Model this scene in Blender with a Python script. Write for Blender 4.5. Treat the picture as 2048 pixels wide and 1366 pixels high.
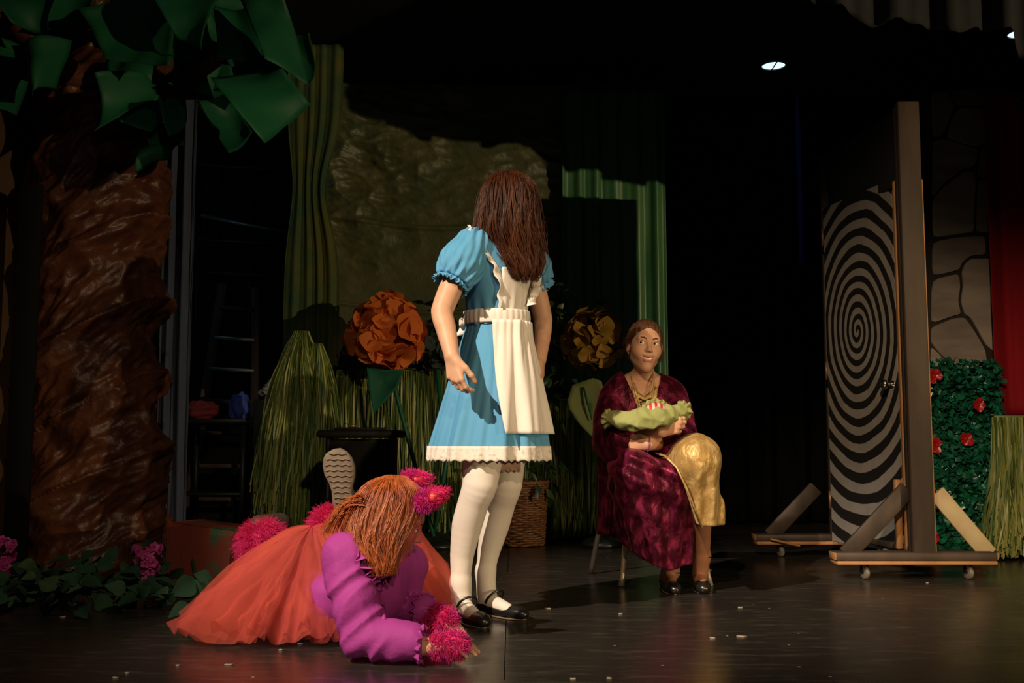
import bpy, bmesh, math, random
import numpy as np
from mathutils import Vector, Matrix

for _o in list(bpy.data.objects):
    bpy.data.objects.remove(_o, do_unlink=True)
SC = bpy.context.scene
COL = SC.collection
random.seed(7)
RNG = np.random.default_rng(11)

# ------------------------------------------------------------------ camera
FPX = 2100.0                      # focal length in pixels of the 2048 wide frame
CAMH = 0.65                       # lens height above the stage floor
PITCH = math.atan((886 - 683) / FPX)
cd = bpy.data.cameras.new('camera')
cam = bpy.data.objects.new('camera', cd)
COL.objects.link(cam)
cam.location = (0, 0, CAMH)
cam.rotation_euler = (math.pi / 2 + PITCH, 0, 0)
cd.sensor_width = 36.0
cd.lens = 36.0 * FPX / 2048.0
cd.clip_start = 0.05
SC.camera = cam

# ------------------------------------------------------------------ world, lights, exposure
w = bpy.data.worlds.new('world')
SC.world = w
w.use_nodes = True
w.node_tree.nodes['Background'].inputs[0].default_value = (0.45, 0.62, 0.52, 1)
w.node_tree.nodes['Background'].inputs[1].default_value = 0.022

def spot(name, loc, target, power, color, deg, blend, radius):
    l = bpy.data.lights.new(name, 'SPOT')
    l.energy = power; l.color = color
    l.spot_size = math.radians(deg); l.spot_blend = blend
    l.shadow_soft_size = radius
    o = bpy.data.objects.new(name, l)
    COL.objects.link(o)
    o.location = loc
    o.rotation_euler = (Vector(target) - Vector(loc)).to_track_quat('-Z', 'Y').to_euler()
    return o

spot('key_spotlight', (-4.0, -1.35, 5.6), (-0.05, 3.9, 0.45), 4200, (1.0, 0.82, 0.62), 21, 0.9, 0.05)
spot('house_right_spotlight', (10.9, -5.0, 1.95), (-0.75, 7.2, 1.5), 2900, (1.0, 0.74, 0.40), 26, 0.6, 0.06)
spot('front_right_spotlight', (2.3, -5.0, 5.0), (-1.15, 4.6, 0.1), 900, (1.0, 0.72, 0.46), 27, 1.0, 0.10)
spot('house_left_spotlight', (-2.0, -5.4, 5.4), (2.3, 5.75, 0.25), 3100, (1.0, 0.70, 0.42), 18, 1.0, 0.12)

SC.view_settings.view_transform = 'Standard'
SC.view_settings.look = 'None'
SC.view_settings.gamma = 1.0
SC.view_settings.exposure = 0.0
SC.view_settings.use_curve_mapping = False

# ------------------------------------------------------------------ pixel rays
CP, SP = math.cos(PITCH), math.sin(PITCH)
def ray(px, py):
    u = (px - 1024) / FPX; v = -(py - 683) / FPX
    return np.array([u, CP - v * SP, SP + v * CP])
def P(px, py, d):
    r = ray(px, py); s = d / r[1]
    return np.array([r[0] * s, d, CAMH + r[2] * s])
def FL(px, py, z=0.0):
    r = ray(px, py); s = (z - CAMH) / r[2]
    return np.array([r[0] * s, r[1] * s, z])
V3 = lambda *a: np.array(a, float)
def nrm(v):
    v = np.asarray(v, float); return v / (np.linalg.norm(v) + 1e-12)

# ------------------------------------------------------------------ materials
MATS = {}
def mat(name, base, rough=0.7, metal=0.0, spec=0.5, col2=None, nscale=8.0, ncontrast=(0.35, 0.65),
        bump=0.0, bscale=40.0, bdist=0.01, sheen=0.0, sheen_tint=None, alpha=1.0, aniso=(1, 1, 1),
        trans=0.0, emit=None, estr=0.0, rough2=None, detail=4.0, voro=False):
    if name in MATS: return MATS[name]
    m = bpy.data.materials.new(name); m.use_nodes = True
    nt = m.node_tree; N = nt.nodes; L = nt.links
    b = N['Principled BSDF']
    c = tuple(base) + (1,)
    b.inputs['Base Color'].default_value = c
    b.inputs['Roughness'].default_value = rough
    b.inputs['Metallic'].default_value = metal
    b.inputs['Specular IOR Level'].default_value = spec
    if sheen:
        b.inputs['Sheen Weight'].default_value = sheen
        b.inputs['Sheen Roughness'].default_value = 0.35
        if sheen_tint: b.inputs['Sheen Tint'].default_value = tuple(sheen_tint) + (1,)
    if alpha < 1: b.inputs['Alpha'].default_value = alpha
    if trans:
        b.inputs['Transmission Weight'].default_value = trans
    if emit:
        b.inputs['Emission Color'].default_value = tuple(emit) + (1,)
        b.inputs['Emission Strength'].default_value = estr
    tc = N.new('ShaderNodeTexCoord'); mp = N.new('ShaderNodeMapping')
    mp.inputs['Scale'].default_value = aniso
    L.new(tc.outputs['Object'], mp.inputs['Vector'])
    if col2 is not None or rough2 is not None:
        n = N.new('ShaderNodeTexNoise'); n.inputs['Scale'].default_value = nscale
        n.inputs['Detail'].default_value = detail
        L.new(mp.outputs[0], n.inputs['Vector'])
        r = N.new('ShaderNodeMapRange')
        r.inputs['From Min'].default_value = ncontrast[0]; r.inputs['From Max'].default_value = ncontrast[1]
        L.new(n.outputs['Fac'], r.inputs['Value'])
        if col2 is not None:
            mx = N.new('ShaderNodeMix'); mx.data_type = 'RGBA'
            mx.inputs['A'].default_value = c; mx.inputs['B'].default_value = tuple(col2) + (1,)
            L.new(r.outputs[0], mx.inputs['Factor']); L.new(mx.outputs['Result'], b.inputs['Base Color'])
        if rough2 is not None:
            rr = N.new('ShaderNodeMapRange'); rr.inputs['To Min'].default_value = rough; rr.inputs['To Max'].default_value = rough2
            L.new(r.outputs[0], rr.inputs['Value']); L.new(rr.outputs[0], b.inputs['Roughness'])
    if bump:
        n2 = N.new('ShaderNodeTexVoronoi' if voro else 'ShaderNodeTexNoise')
        n2.inputs['Scale'].default_value = bscale
        if not voro: n2.inputs['Detail'].default_value = 5
        L.new(mp.outputs[0], n2.inputs['Vector'])
        bp = N.new('ShaderNodeBump'); bp.inputs['Strength'].default_value = bump; bp.inputs['Distance'].default_value = bdist
        L.new(n2.outputs[0], bp.inputs['Height']); L.new(bp.outputs[0], b.inputs['Normal'])
    MATS[name] = m
    return m

def translucent(name, base, amount=0.35, alpha=1.0, rough=0.9, col2=None, nscale=6, bump=0.0, bscale=30, bdist=0.01):
    """thin cloth or paper: diffuse with some light passing through, optionally sheer"""
    if name in MATS: return MATS[name]
    m = bpy.data.materials.new(name); m.use_nodes = True
    nt = m.node_tree; N = nt.nodes; L = nt.links
    for n in list(N):
        if n.type != 'OUTPUT_MATERIAL': N.remove(n)
    out = [n for n in N if n.type == 'OUTPUT_MATERIAL'][0]
    d = N.new('ShaderNodeBsdfPrincipled'); d.inputs['Roughness'].default_value = rough; d.inputs['Specular IOR Level'].default_value = 0.25
    t = N.new('ShaderNodeBsdfTranslucent'); x = N.new('ShaderNodeMixShader'); x.inputs[0].default_value = amount
    tc = N.new('ShaderNodeTexCoord')
    if col2 is not None:
        n = N.new('ShaderNodeTexNoise'); n.inputs['Scale'].default_value = nscale
        L.new(tc.outputs['Object'], n.inputs['Vector'])
        r = N.new('ShaderNodeMapRange'); r.inputs[1].default_value = .35; r.inputs[2].default_value = .65
        L.new(n.outputs[0], r.inputs[0])
        mx = N.new('ShaderNodeMix'); mx.data_type = 'RGBA'
        mx.inputs['A'].default_value = tuple(base) + (1,); mx.inputs['B'].default_value = tuple(col2) + (1,)
        L.new(r.outputs[0], mx.inputs['Factor'])
        L.new(mx.outputs['Result'], d.inputs['Base Color']); L.new(mx.outputs['Result'], t.inputs['Color'])
    else:
        d.inputs['Base Color'].default_value = tuple(base) + (1,); t.inputs['Color'].default_value = tuple(base) + (1,)
    if bump:
        n2 = N.new('ShaderNodeTexNoise'); n2.inputs['Scale'].default_value = bscale; n2.inputs['Detail'].default_value = 6
        L.new(tc.outputs['Object'], n2.inputs['Vector'])
        bp = N.new('ShaderNodeBump'); bp.inputs['Strength'].default_value = bump; bp.inputs['Distance'].default_value = bdist
        L.new(n2.outputs[0], bp.inputs['Height']); L.new(bp.outputs[0], d.inputs['Normal'])
    L.new(d.outputs[0], x.inputs[1]); L.new(t.outputs[0], x.inputs[2])
    last = x
    if alpha < 1:
        tr = N.new('ShaderNodeBsdfTransparent'); y = N.new('ShaderNodeMixShader'); y.inputs[0].default_value = alpha
        L.new(tr.outputs[0], y.inputs[1]); L.new(x.outputs[0], y.inputs[2]); last = y
    L.new(last.outputs[0], out.inputs['Surface'])
    MATS[name] = m
    return m

# ------------------------------------------------------------------ mesh + object helpers
def mesh_np(name, verts, faces, smooth=True, midx=None):
    verts = np.asarray(verts, np.float32)
    me = bpy.data.meshes.new(name)
    if isinstance(faces, list) and faces and any(len(f) != len(faces[0]) for f in faces):
        me.from_pydata([tuple(v) for v in verts.tolist()], [], [tuple(int(i) for i in f) for f in faces])
    else:
        faces = np.asarray(faces, np.int32)
        n = faces.shape[1]
        me.vertices.add(len(verts)); me.vertices.foreach_set('co', verts.ravel())
        me.loops.add(faces.size); me.loops.foreach_set('vertex_index', faces.ravel())
        me.polygons.add(len(faces))
        me.polygons.foreach_set('loop_start', np.arange(0, faces.size, n, dtype=np.int32))
        me.update(calc_edges=True)
    me.polygons.foreach_set('use_smooth', np.full(len(me.polygons), bool(smooth)))
    if midx is not None:
        me.polygons.foreach_set('material_index', np.asarray(midx, np.int32))
    me.validate()
    return me

ROOTLOC = {}
def _loc(o):
    while o.parent: o = o.parent
    return ROOTLOC.get(o.name, np.zeros(3))

def tag(o, label=None, cat=None, group=None, kind=None):
    if label: o['label'] = label
    if cat: o['category'] = cat
    if group: o['group'] = group
    if kind: o['kind'] = kind
    return o

def thing(name, loc, label, cat, group=None):
    o = bpy.data.objects.new(name, None)
    COL.objects.link(o)
    o.location = tuple(float(v) for v in loc)
    o.empty_display_size = 0.1
    ROOTLOC[o.name] = np.array(loc, float)
    return tag(o, label, cat, group)

def mk(name, verts, faces, mats, parent=None, smooth=True, midx=None, origin=None):
    """one mesh object from world-space vertices"""
    verts = np.asarray(verts, float)
    L = _loc(parent) if parent is not None else (np.asarray(origin, float) if origin is not None else np.zeros(3))
    me = mesh_np(name, verts - L, faces, smooth, midx)
    for m in (mats if isinstance(mats, (list, tuple)) else [mats]): me.materials.append(m)
    o = bpy.data.objects.new(name, me)
    COL.objects.link(o)
    if parent is not None: o.parent = parent
    elif origin is not None:
        o.location = tuple(L); ROOTLOC[o.name] = L
    return o

def inst(name, me, loc, rot, scale, parent):
    """object sharing mesh data, at world loc/rotation matrix"""
    o = bpy.data.objects.new(name, me)
    COL.objects.link(o)
    L = _loc(parent) if parent is not None else np.zeros(3)
    M = np.eye(4); M[:3, :3] = np.asarray(rot) * scale; M[:3, 3] = np.asarray(loc) - L
    if parent is not None: o.parent = parent
    o.matrix_local = Matrix(M.tolist())
    return o

def joinm(*parts):
    vs, fs, n = [], [], 0
    for v, f in parts:
        v = np.asarray(v, float)
        vs.append(v); fs += [tuple(int(i) + n for i in q) for q in f]; n += len(v)
    return np.concatenate(vs), fs

def box(c, size, R=None):
    s = np.asarray(size, float) / 2
    v = np.array([[x, y, z] for x in (-1, 1) for y in (-1, 1) for z in (-1, 1)], float) * s
    if R is not None: v = v @ np.asarray(R).T
    f = [(0, 1, 3, 2), (4, 6, 7, 5), (0, 4, 5, 1), (2, 3, 7, 6), (0, 2, 6, 4), (1, 5, 7, 3)]
    return v + np.asarray(c, float), f

def bbox_(c, size, R=None, b=0.004):
    """box with chamfered edges"""
    bm = bmesh.new()
    bmesh.ops.create_cube(bm, size=1.0)
    for v in bm.verts: v.co = Vector((v.co.x * size[0], v.co.y * size[1], v.co.z * size[2]))
    bmesh.ops.bevel(bm, geom=bm.edges[:], offset=min(b, min(size) * .35), segments=1, affect='EDGES')
    bm.verts.index_update()
    v = np.array([tuple(x.co) for x in bm.verts]); f = [tuple(q.index for q in x.verts) for x in bm.faces]
    bm.free()
    if R is not None: v = v @ np.asarray(R).T
    return v + np.asarray(c, float), f

def frame(d, up=(0, 0, 1)):
    """rotation matrix whose columns are side, up', d"""
    d = nrm(d); s = np.cross(up, d)
    if np.linalg.norm(s) < 1e-4: s = np.cross((0, 1, 0), d)
    s = nrm(s); u = np.cross(d, s)
    return np.stack([s, u, d], 1)

def beam(a, b, wdt, thk, side=None, bev=0.003):
    """squared timber from a to b: wdt along `side`"""
    a = np.asarray(a, float); b = np.asarray(b, float)
    d = nrm(b - a)
    s = nrm(np.cross(d, (0, 0, 1))) if side is None else nrm(np.asarray(side, float) - np.dot(side, d) * d)
    t = np.cross(d, s)
    return bbox_((a + b) / 2, (wdt, thk, np.linalg.norm(b - a)), np.stack([s, t, d], 1), bev)

def tube(path, rad, n=8, cap=True):
    path = np.asarray(path, float); m = len(path)
    rad = np.broadcast_to(np.asarray(rad, float), (m,))
    T = np.gradient(path, axis=0); T /= np.linalg.norm(T, axis=1)[:, None] + 1e-12
    ref = np.array([0, 0, 1.0]) if abs(T[:, 2]).mean() < .8 else np.array([1.0, 0, 0])
    S = np.cross(T, ref); S /= np.linalg.norm(S, axis=1)[:, None] + 1e-12
    U = np.cross(S, T)
    a = np.linspace(0, 2 * np.pi, n, endpoint=False)
    v = path[:, None] + rad[:, None, None] * (np.cos(a)[None, :, None] * S[:, None] + np.sin(a)[None, :, None] * U[:, None])
    v = v.reshape(-1, 3); f = []
    for i in range(m - 1):
        for j in range(n):
            k = (j + 1) % n
            f.append((i * n + j, i * n + k, (i + 1) * n + k, (i + 1) * n + j))
    if cap:
        f.append(tuple(range(n))[::-1]); f.append(tuple((m - 1) * n + j for j in range(n)))
    return v, f

def lathe(c, prof, n=24, axis=None):
    prof = np.asarray(prof, float); a = np.linspace(0, 2 * np.pi, n, endpoint=False)
    v = np.stack([prof[:, None, 0] * np.cos(a), prof[:, None, 0] * np.sin(a), np.broadcast_to(prof[:, None, 1], (len(prof), n))], -1).reshape(-1, 3)
    f = [(i * n + j, i * n + (j + 1) % n, (i + 1) * n + (j + 1) % n, (i + 1) * n + j) for i in range(len(prof) - 1) for j in range(n)]
    if axis is not None: v = v @ frame(axis).T
    return v + np.asarray(c, float), f

def strands(paths, r0, r1, sides=3):
    """many thin tapered tubes: paths (n,m,3)"""
    p = np.asarray(paths, float); n, m, _ = p.shape
    T = np.gradient(p, axis=1); T /= np.linalg.norm(T, axis=2)[..., None] + 1e-12
    ref = RNG.normal(size=(n, 1, 3)); S = np.cross(T, ref); S /= np.linalg.norm(S, axis=2)[..., None] + 1e-12
    U = np.cross(S, T)
    r = np.broadcast_to(np.linspace(1, 0, m)[None], (n, m))
    r = (np.reshape(r0, (-1, 1)) * r + np.reshape(r1, (-1, 1)) * (1 - r))
    a = np.linspace(0, 2 * np.pi, sides, endpoint=False)
    v = p[:, :, None] + r[:, :, None, None] * (np.cos(a)[:, None] * S[:, :, None] + np.sin(a)[:, None] * U[:, :, None])
    idx = np.arange(n * m * sides).reshape(n, m, sides)
    q = np.stack([idx[:, :-1], np.roll(idx, -1, 2)[:, :-1], np.roll(idx, -1, 2)[:, 1:], idx[:, 1:]], -1)
    return v.reshape(-1, 3), q.reshape(-1, 4)

def ribbons(paths, width, twist=2.0):
    p = np.asarray(paths, float); n, m, _ = p.shape
    T = np.gradient(p, axis=1); T /= np.linalg.norm(T, axis=2)[..., None] + 1e-12
    ph = RNG.uniform(0, 6.28, (n, 1)) + np.linspace(0, 1, m)[None] * RNG.uniform(-twist, twist, (n, 1))
    S = np.stack([np.cos(ph), np.sin(ph), 0 * ph], -1)
    S -= (S * T).sum(-1, keepdims=True) * T; S /= np.linalg.norm(S, axis=2)[..., None] + 1e-9
    wd = np.reshape(width, (-1, 1, 1)) / 2
    v = np.stack([p - S * wd, p + S * wd], 2)
    idx = np.arange(n * m * 2).reshape(n, m, 2)
    q = np.stack([idx[:, :-1, 0], idx[:, :-1, 1], idx[:, 1:, 1], idx[:, 1:, 0]], -1)
    return v.reshape(-1, 3), q.reshape(-1, 4)

def gridmesh(X, Y=None, Z=None, closed=False):
    """grid (a,b,3) to verts, quads"""
    G = np.asarray(X, float); a, b, _ = G.shape
    idx = np.arange(a * b).reshape(a, b)
    if closed: nx = np.roll(idx, -1, 1)
    else: nx = idx[:, 1:]; idx = idx[:, :-1]
    q = np.stack([idx[:-1], nx[:-1], nx[1:], idx[1:]], -1).reshape(-1, 4)
    return G.reshape(-1, 3), q

def wob(Pn, freq, seed, n=10, aniso=(1, 1, 1)):
    """smooth pseudo-random field in about -1..1"""
    r = np.random.default_rng(seed)
    Pn = np.asarray(Pn, float) * np.asarray(aniso, float)
    out = np.zeros(Pn.shape[:-1])
    for _ in range(n):
        k = nrm(r.normal(size=3)) * freq * r.uniform(.6, 1.6)
        out += np.sin(Pn @ k + r.uniform(0, 6.28))
    return out / math.sqrt(n) / 1.1

def ridge(Pn, freq, seed, aniso=(1, 1, 1), n=6):
    return 1 - np.abs(wob(Pn, freq, seed, n, aniso)) * 1.3

def solid(o, t, offset=0.0):
    m = o.modifiers.new('thickness', 'SOLIDIFY'); m.thickness = t; m.offset = offset
    return o

# ------------------------------------------------------------------ implicit surfaces (bodies, clothes)
def cap(a, b, ra, rb=None, k=0.02, tg=0, sub=False):
    return dict(t='c', a=np.asarray(a, float), b=np.asarray(b, float), ra=ra, rb=ra if rb is None else rb, k=k, tg=tg, sub=sub)
def ell(c, r, R=None, k=0.02, tg=0, sub=False):
    return dict(t='e', c=np.asarray(c, float), r=np.asarray(r, float), R=np.eye(3) if R is None else np.asarray(R, float), k=k, tg=tg, sub=sub)
def chain(pts, rads, k=0.02, tg=0, sub=4):
    """smooth tapered limb through the points (one primitive, no bulges at the joints)"""
    p = np.array([list(a) + [r] for a, r in zip(pts, rads)], float); n = len(p)
    e = np.concatenate([[2 * p[0] - p[1]], p, [2 * p[-1] - p[-2]]]); out = []
    for i in range(n - 1):
        a, b, c, d = e[i:i + 4]
        for t in np.arange(sub) / sub:
            cr = .5 * (2 * b + (c - a) * t + (2 * a - 5 * b + 4 * c - d) * t ** 2 + (3 * b - a - 3 * c + d) * t ** 3)
            ln = b + (c - b) * t
            out.append(.5 * cr + .5 * ln)
    out.append(p[-1]); out = np.array(out)
    return [dict(t='g', p=out[:, :3], r=out[:, 3], k=k, tg=tg, sub=False)]
def prim_d(Q, p):
    if p['t'] == 'g':
        d = np.full(len(Q), 9.0); pp, rr = p['p'], p['r']
        for i in range(len(pp) - 1):
            ab = pp[i + 1] - pp[i]; t = np.clip(((Q - pp[i]) @ ab) / (ab @ ab + 1e-12), 0, 1)
            d = np.minimum(d, np.linalg.norm(Q - pp[i] - t[:, None] * ab, axis=1) - (rr[i] + (rr[i + 1] - rr[i]) * t))
        return d
    if p['t'] == 'c':
        ab = p['b'] - p['a']; t = np.clip(((Q - p['a']) @ ab) / (ab @ ab + 1e-12), 0, 1)
        return np.linalg.norm(Q - p['a'] - t[:, None] * ab, axis=1) - (p['ra'] + (p['rb'] - p['ra']) * t)
    q = (Q - p['c']) @ p['R']
    k0 = np.linalg.norm(q / p['r'], axis=1); k1 = np.linalg.norm(q / p['r'] ** 2, axis=1) + 1e-9
    return np.where(k0 < 1e-4, -p['r'].min(), k0 * (k0 - 1) / k1)
def prim_bb(p, m):
    if p['t'] == 'g':
        return p['p'].min(0) - p['r'].max() - m, p['p'].max(0) + p['r'].max() + m
    if p['t'] == 'c':
        r = max(p['ra'], p['rb']) + m
        return np.minimum(p['a'], p['b']) - r, np.maximum(p['a'], p['b']) + r
    r = p['r'].max() + m
    return p['c'] - r, p['c'] + r
def sdf(prims, Q, pad=0.05):
    d = np.full(len(Q), 9.0)
    for p in prims:
        lo, hi = prim_bb(p, pad + p['k'])
        i = np.nonzero(((Q > lo) & (Q < hi)).all(1))[0]
        if not len(i): continue
        e = prim_d(Q[i], p); k = p['k']; D = d[i]
        if p['sub']:
            h = np.clip(.5 - .5 * (D + e) / k, 0, 1); d[i] = D * (1 - h) - e * h + k * h * (1 - h)
        else:
            h = np.clip(.5 + .5 * (D - e) / k, 0, 1); d[i] = D * (1 - h) + e * h - k * h * (1 - h)
    return d
CORN = np.array([[x, y, z] for x in (0, 1) for y in (0, 1) for z in (0, 1)])
EDG = [(i, j) for i in range(8) for j in range(i + 1, 8) if np.abs(CORN[i] - CORN[j]).sum() == 1]
def iso(func, lo, hi, h):
    lo = np.asarray(lo, float); hi = np.asarray(hi, float)
    B = 8
    nb = np.ceil((hi - lo) / (h * B)).astype(int)
    g = np.stack(np.meshgrid(*[np.arange(n) for n in nb], indexing='ij'), -1).reshape(-1, 3)
    c = lo + (g + .5) * B * h
    dc = func(c)
    act = np.abs(dc) < B * h * 0.5 * 1.75 * 1.25
    n = nb * B
    D = np.repeat(np.repeat(np.repeat(np.where(dc < 0, -1.0, 1.0).reshape(nb).astype(np.float32), B, 0), B, 1), B, 2)
    off = np.stack(np.meshgrid(*[np.arange(B)] * 3, indexing='ij'), -1).reshape(-1, 3)
    ga = g[act]
    ijk = (ga[:, None] * B + off[None]).reshape(-1, 3)
    D[ijk[:, 0], ijk[:, 1], ijk[:, 2]] = func(lo + ijk * h)
    s = D < 0
    cnt = np.zeros(n - 1, np.int8)
    for x, y, z in CORN: cnt += s[x:n[0] - 1 + x, y:n[1] - 1 + y, z:n[2] - 1 + z]
    cell = np.argwhere((cnt > 0) & (cnt < 8))
    idx = np.full(n - 1, -1, np.int32); idx[cell[:, 0], cell[:, 1], cell[:, 2]] = np.arange(len(cell))
    cv = np.stack([D[cell[:, 0] + x, cell[:, 1] + y, cell[:, 2] + z] for x, y, z in CORN], 1)
    acc = np.zeros((len(cell), 3)); num = np.zeros(len(cell))
    for i, j in EDG:
        a, b = cv[:, i], cv[:, j]; m = (a < 0) != (b < 0)
        t = np.where(m, a / np.where(m, a - b, 1), 0)
        acc += m[:, None] * (CORN[i] + t[:, None] * (CORN[j] - CORN[i])); num += m
    v = lo + h * (cell + acc / np.maximum(num, 1)[:, None])
    F = []
    for ax in range(3):
        a1, a2 = (ax + 1) % 3, (ax + 2) % 3
        sl0 = [slice(0, n[i] - 1) for i in range(3)]; sl1 = list(sl0); sl1[ax] = slice(1, n[ax])
        ch = s[tuple(sl0)] != s[tuple(sl1)]
        e = np.argwhere(ch); e = e[(e[:, a1] >= 1) & (e[:, a2] >= 1)]
        if not len(e): continue
        def I(d1, d2):
            q = e.copy(); q[:, a1] -= d1; q[:, a2] -= d2
            return idx[q[:, 0], q[:, 1], q[:, 2]]
        q = np.stack([I(1, 1), I(0, 1), I(0, 0), I(1, 0)], 1)
        fl = ~s[e[:, 0], e[:, 1], e[:, 2]]
        q[fl] = q[fl][:, ::-1]
        F.append(q)
    F = np.concatenate(F); F = F[(F >= 0).all(1)]
    return v, F
def body_mesh(prims, h, lo=None, hi=None, disp=None, cut=None, inflate=0.0):
    """surface of a primitive set; disp(Q) pushes outwards, cut(Q)>0 is removed"""
    bbs = [prim_bb(p, .03 + inflate) for p in prims if not p['sub']]
    L = np.min([b[0] for b in bbs], 0) if lo is None else np.asarray(lo, float)
    H = np.max([b[1] for b in bbs], 0) if hi is None else np.asarray(hi, float)
    def f(Q):
        d = sdf(prims, Q, .06 + inflate) - inflate
        if disp is not None: d = d - disp(Q)
        if cut is not None: d = np.maximum(d, cut(Q))
        return d
    return iso(f, L, H, h)
def tags(prims, v, F):
    """material index of each face from the closest primitive"""
    best = np.full(len(v), 1e9); tg = np.zeros(len(v), int)
    for p in prims:
        if p['sub']: continue
        lo, hi = prim_bb(p, .08)
        i = np.nonzero(((v > lo) & (v < hi)).all(1))[0]
        if not len(i): continue
        e = prim_d(v[i], p)
        if p['tg'] == 3: e = np.where(e < .0012, e - .003, 9.0)
        m = e < best[i]
        best[i[m]] = e[m]; tg[i[m]] = p['tg']
    return tg[F[:, 0]]

# ================================================================== THE STAGE SHELL
def floor_material():
    m = mat('stage_floor_paint', (0.030, 0.026, 0.023), 0.30, spec=0.55)
    nt = m.node_tree; N = nt.nodes; L = nt.links; b = N['Principled BSDF']
    tc = N.new('ShaderNodeTexCoord')
    mp = N.new('ShaderNodeMapping'); mp.inputs['Rotation'].default_value = (0, 0, 0.5); mp.inputs['Scale'].default_value = (2.2, 9, 1)
    L.new(tc.outputs['Object'], mp.inputs[0])
    n1 = N.new('ShaderNodeTexNoise'); n1.inputs['Scale'].default_value = 2.5; n1.inputs['Detail'].default_value = 8; n1.inputs['Roughness'].default_value = .65
    L.new(mp.outputs[0], n1.inputs['Vector'])
    n3 = N.new('ShaderNodeTexNoise'); n3.inputs['Scale'].default_value = 1.1; n3.inputs['Detail'].default_value = 5
    L.new(tc.outputs['Object'], n3.inputs['Vector'])
    # chipped paint flecks
    vo = N.new('ShaderNodeTexVoronoi'); vo.inputs['Scale'].default_value = 7.5; vo.inputs['Randomness'].default_value = 1
    L.new(tc.outputs['Object'], vo.inputs['Vector'])
    n4 = N.new('ShaderNodeTexNoise'); n4.inputs['Scale'].default_value = 30; n4.inputs['Detail'].default_value = 3
    L.new(tc.outputs['Object'], n4.inputs['Vector'])
    ad = N.new('ShaderNodeMath'); ad.operation = 'MULTIPLY_ADD'; ad.inputs[1].default_value = .05
    L.new(n4.outputs[0], ad.inputs[0]); L.new(vo.outputs['Distance'], ad.inputs[2])
    fl = N.new('ShaderNodeMapRange'); fl.inputs[1].default_value = .070; fl.inputs[2].default_value = .056
    L.new(ad.outputs[0], fl.inputs[0])
    sc = N.new('ShaderNodeMapRange'); sc.inputs[1].default_value = .52; sc.inputs[2].default_value = .80; sc.inputs[4].default_value = .6
    L.new(n1.outputs[0], sc.inputs[0])
    m1 = N.new('ShaderNodeMix'); m1.data_type = 'RGBA'
    m1.inputs['A'].default_value = (.028, .024, .021, 1); m1.inputs['B'].default_value = (.15, .125, .10, 1)
    L.new(sc.outputs[0], m1.inputs['Factor'])
    m2 = N.new('ShaderNodeMix'); m2.data_type = 'RGBA'; m2.inputs['B'].default_value = (.42, .38, .32, 1)
    L.new(m1.outputs['Result'], m2.inputs['A']); L.new(fl.outputs[0], m2.inputs['Factor'])
    L.new(m2.outputs['Result'], b.inputs['Base Color'])
    rr = N.new('ShaderNodeMapRange'); rr.inputs[1].default_value = .3; rr.inputs[2].default_value = .7; rr.inputs[3].default_value = .16; rr.inputs[4].default_value = .34
    L.new(n3.outputs[0], rr.inputs[0]); L.new(rr.outputs[0], b.inputs['Roughness'])
    bp = N.new('ShaderNodeBump'); bp.inputs['Strength'].default_value = .25; bp.inputs['Distance'].default_value = .004
    L.new(n1.outputs[0], bp.inputs['Height']); L.new(bp.outputs[0], b.inputs['Normal'])
    return m

M_floor = floor_material()
M_black = mat('black_wall_paint', (0.012, 0.013, 0.013), 0.85, spec=.2, col2=(.02, .022, .022), nscale=3)
M_blackcloth = mat('black_drape_cloth', (0.004, 0.005, 0.006), 0.95, spec=.05, col2=(.007, .008, .009), nscale=14, aniso=(1, 1, .1))
M_navy = mat('navy_drape_cloth', (0.035, 0.045, 0.075), 0.9, spec=.15, col2=(.05, .062, .10), nscale=10, aniso=(1, 1, .15))
M_brownwall = mat('brown_painted_wall', (0.075, 0.038, 0.019), 0.8, spec=.25, col2=(.055, .028, .014), nscale=2)

fl = tag(mk('floor', *box((0.5, 5.2, -0.055), (9, 8.4, 0.1)), M_black, smooth=False), kind='structure')
x0s = -4.0
for r in range(7):
    ya = 2.97 + 1.22 * (r - 1); yb = ya + 1.2175
    xo = -4.0 - (0.9 if r % 2 else 0.0)
    c = 0
    while xo + c * 2.44 < 5.0:
        xa = max(-4.0, xo + c * 2.44); xb = min(5.0, xo + (c + 1) * 2.44 - 0.003); c += 1
        if xb - xa < .1: continue
        mk('floor_panel', *box(((xa + xb) / 2, (ya + yb) / 2, -0.0025), (xb - xa, yb - ya, 0.005)), M_floor, parent=fl, smooth=False)
wb = tag(mk('wall_back', *box((0.5, 9.25, 2.1), (9, 0.1, 4.3)), M_black, smooth=False), kind='structure')
wl = tag(mk('wall_left', *box((-2.76, 5.0, 2.1), (0.2, 1.7, 4.2)), M_brownwall, smooth=False), kind='structure')
wl2 = tag(mk('wall_left_backstage', *box((-3.9, 7.7, 2.1), (0.1, 3.0, 4.3)), M_black, smooth=False), kind='structure')
wr = tag(mk('wall_right', *box((4.95, 7.0, 2.1), (0.1, 4.6, 4.3)), M_black, smooth=False), kind='structure')
ce = tag(mk('ceiling', *box((0.5, 7.0, 3.60), (9, 4.4, 0.1)), M_black, smooth=False), kind='structure')

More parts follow.
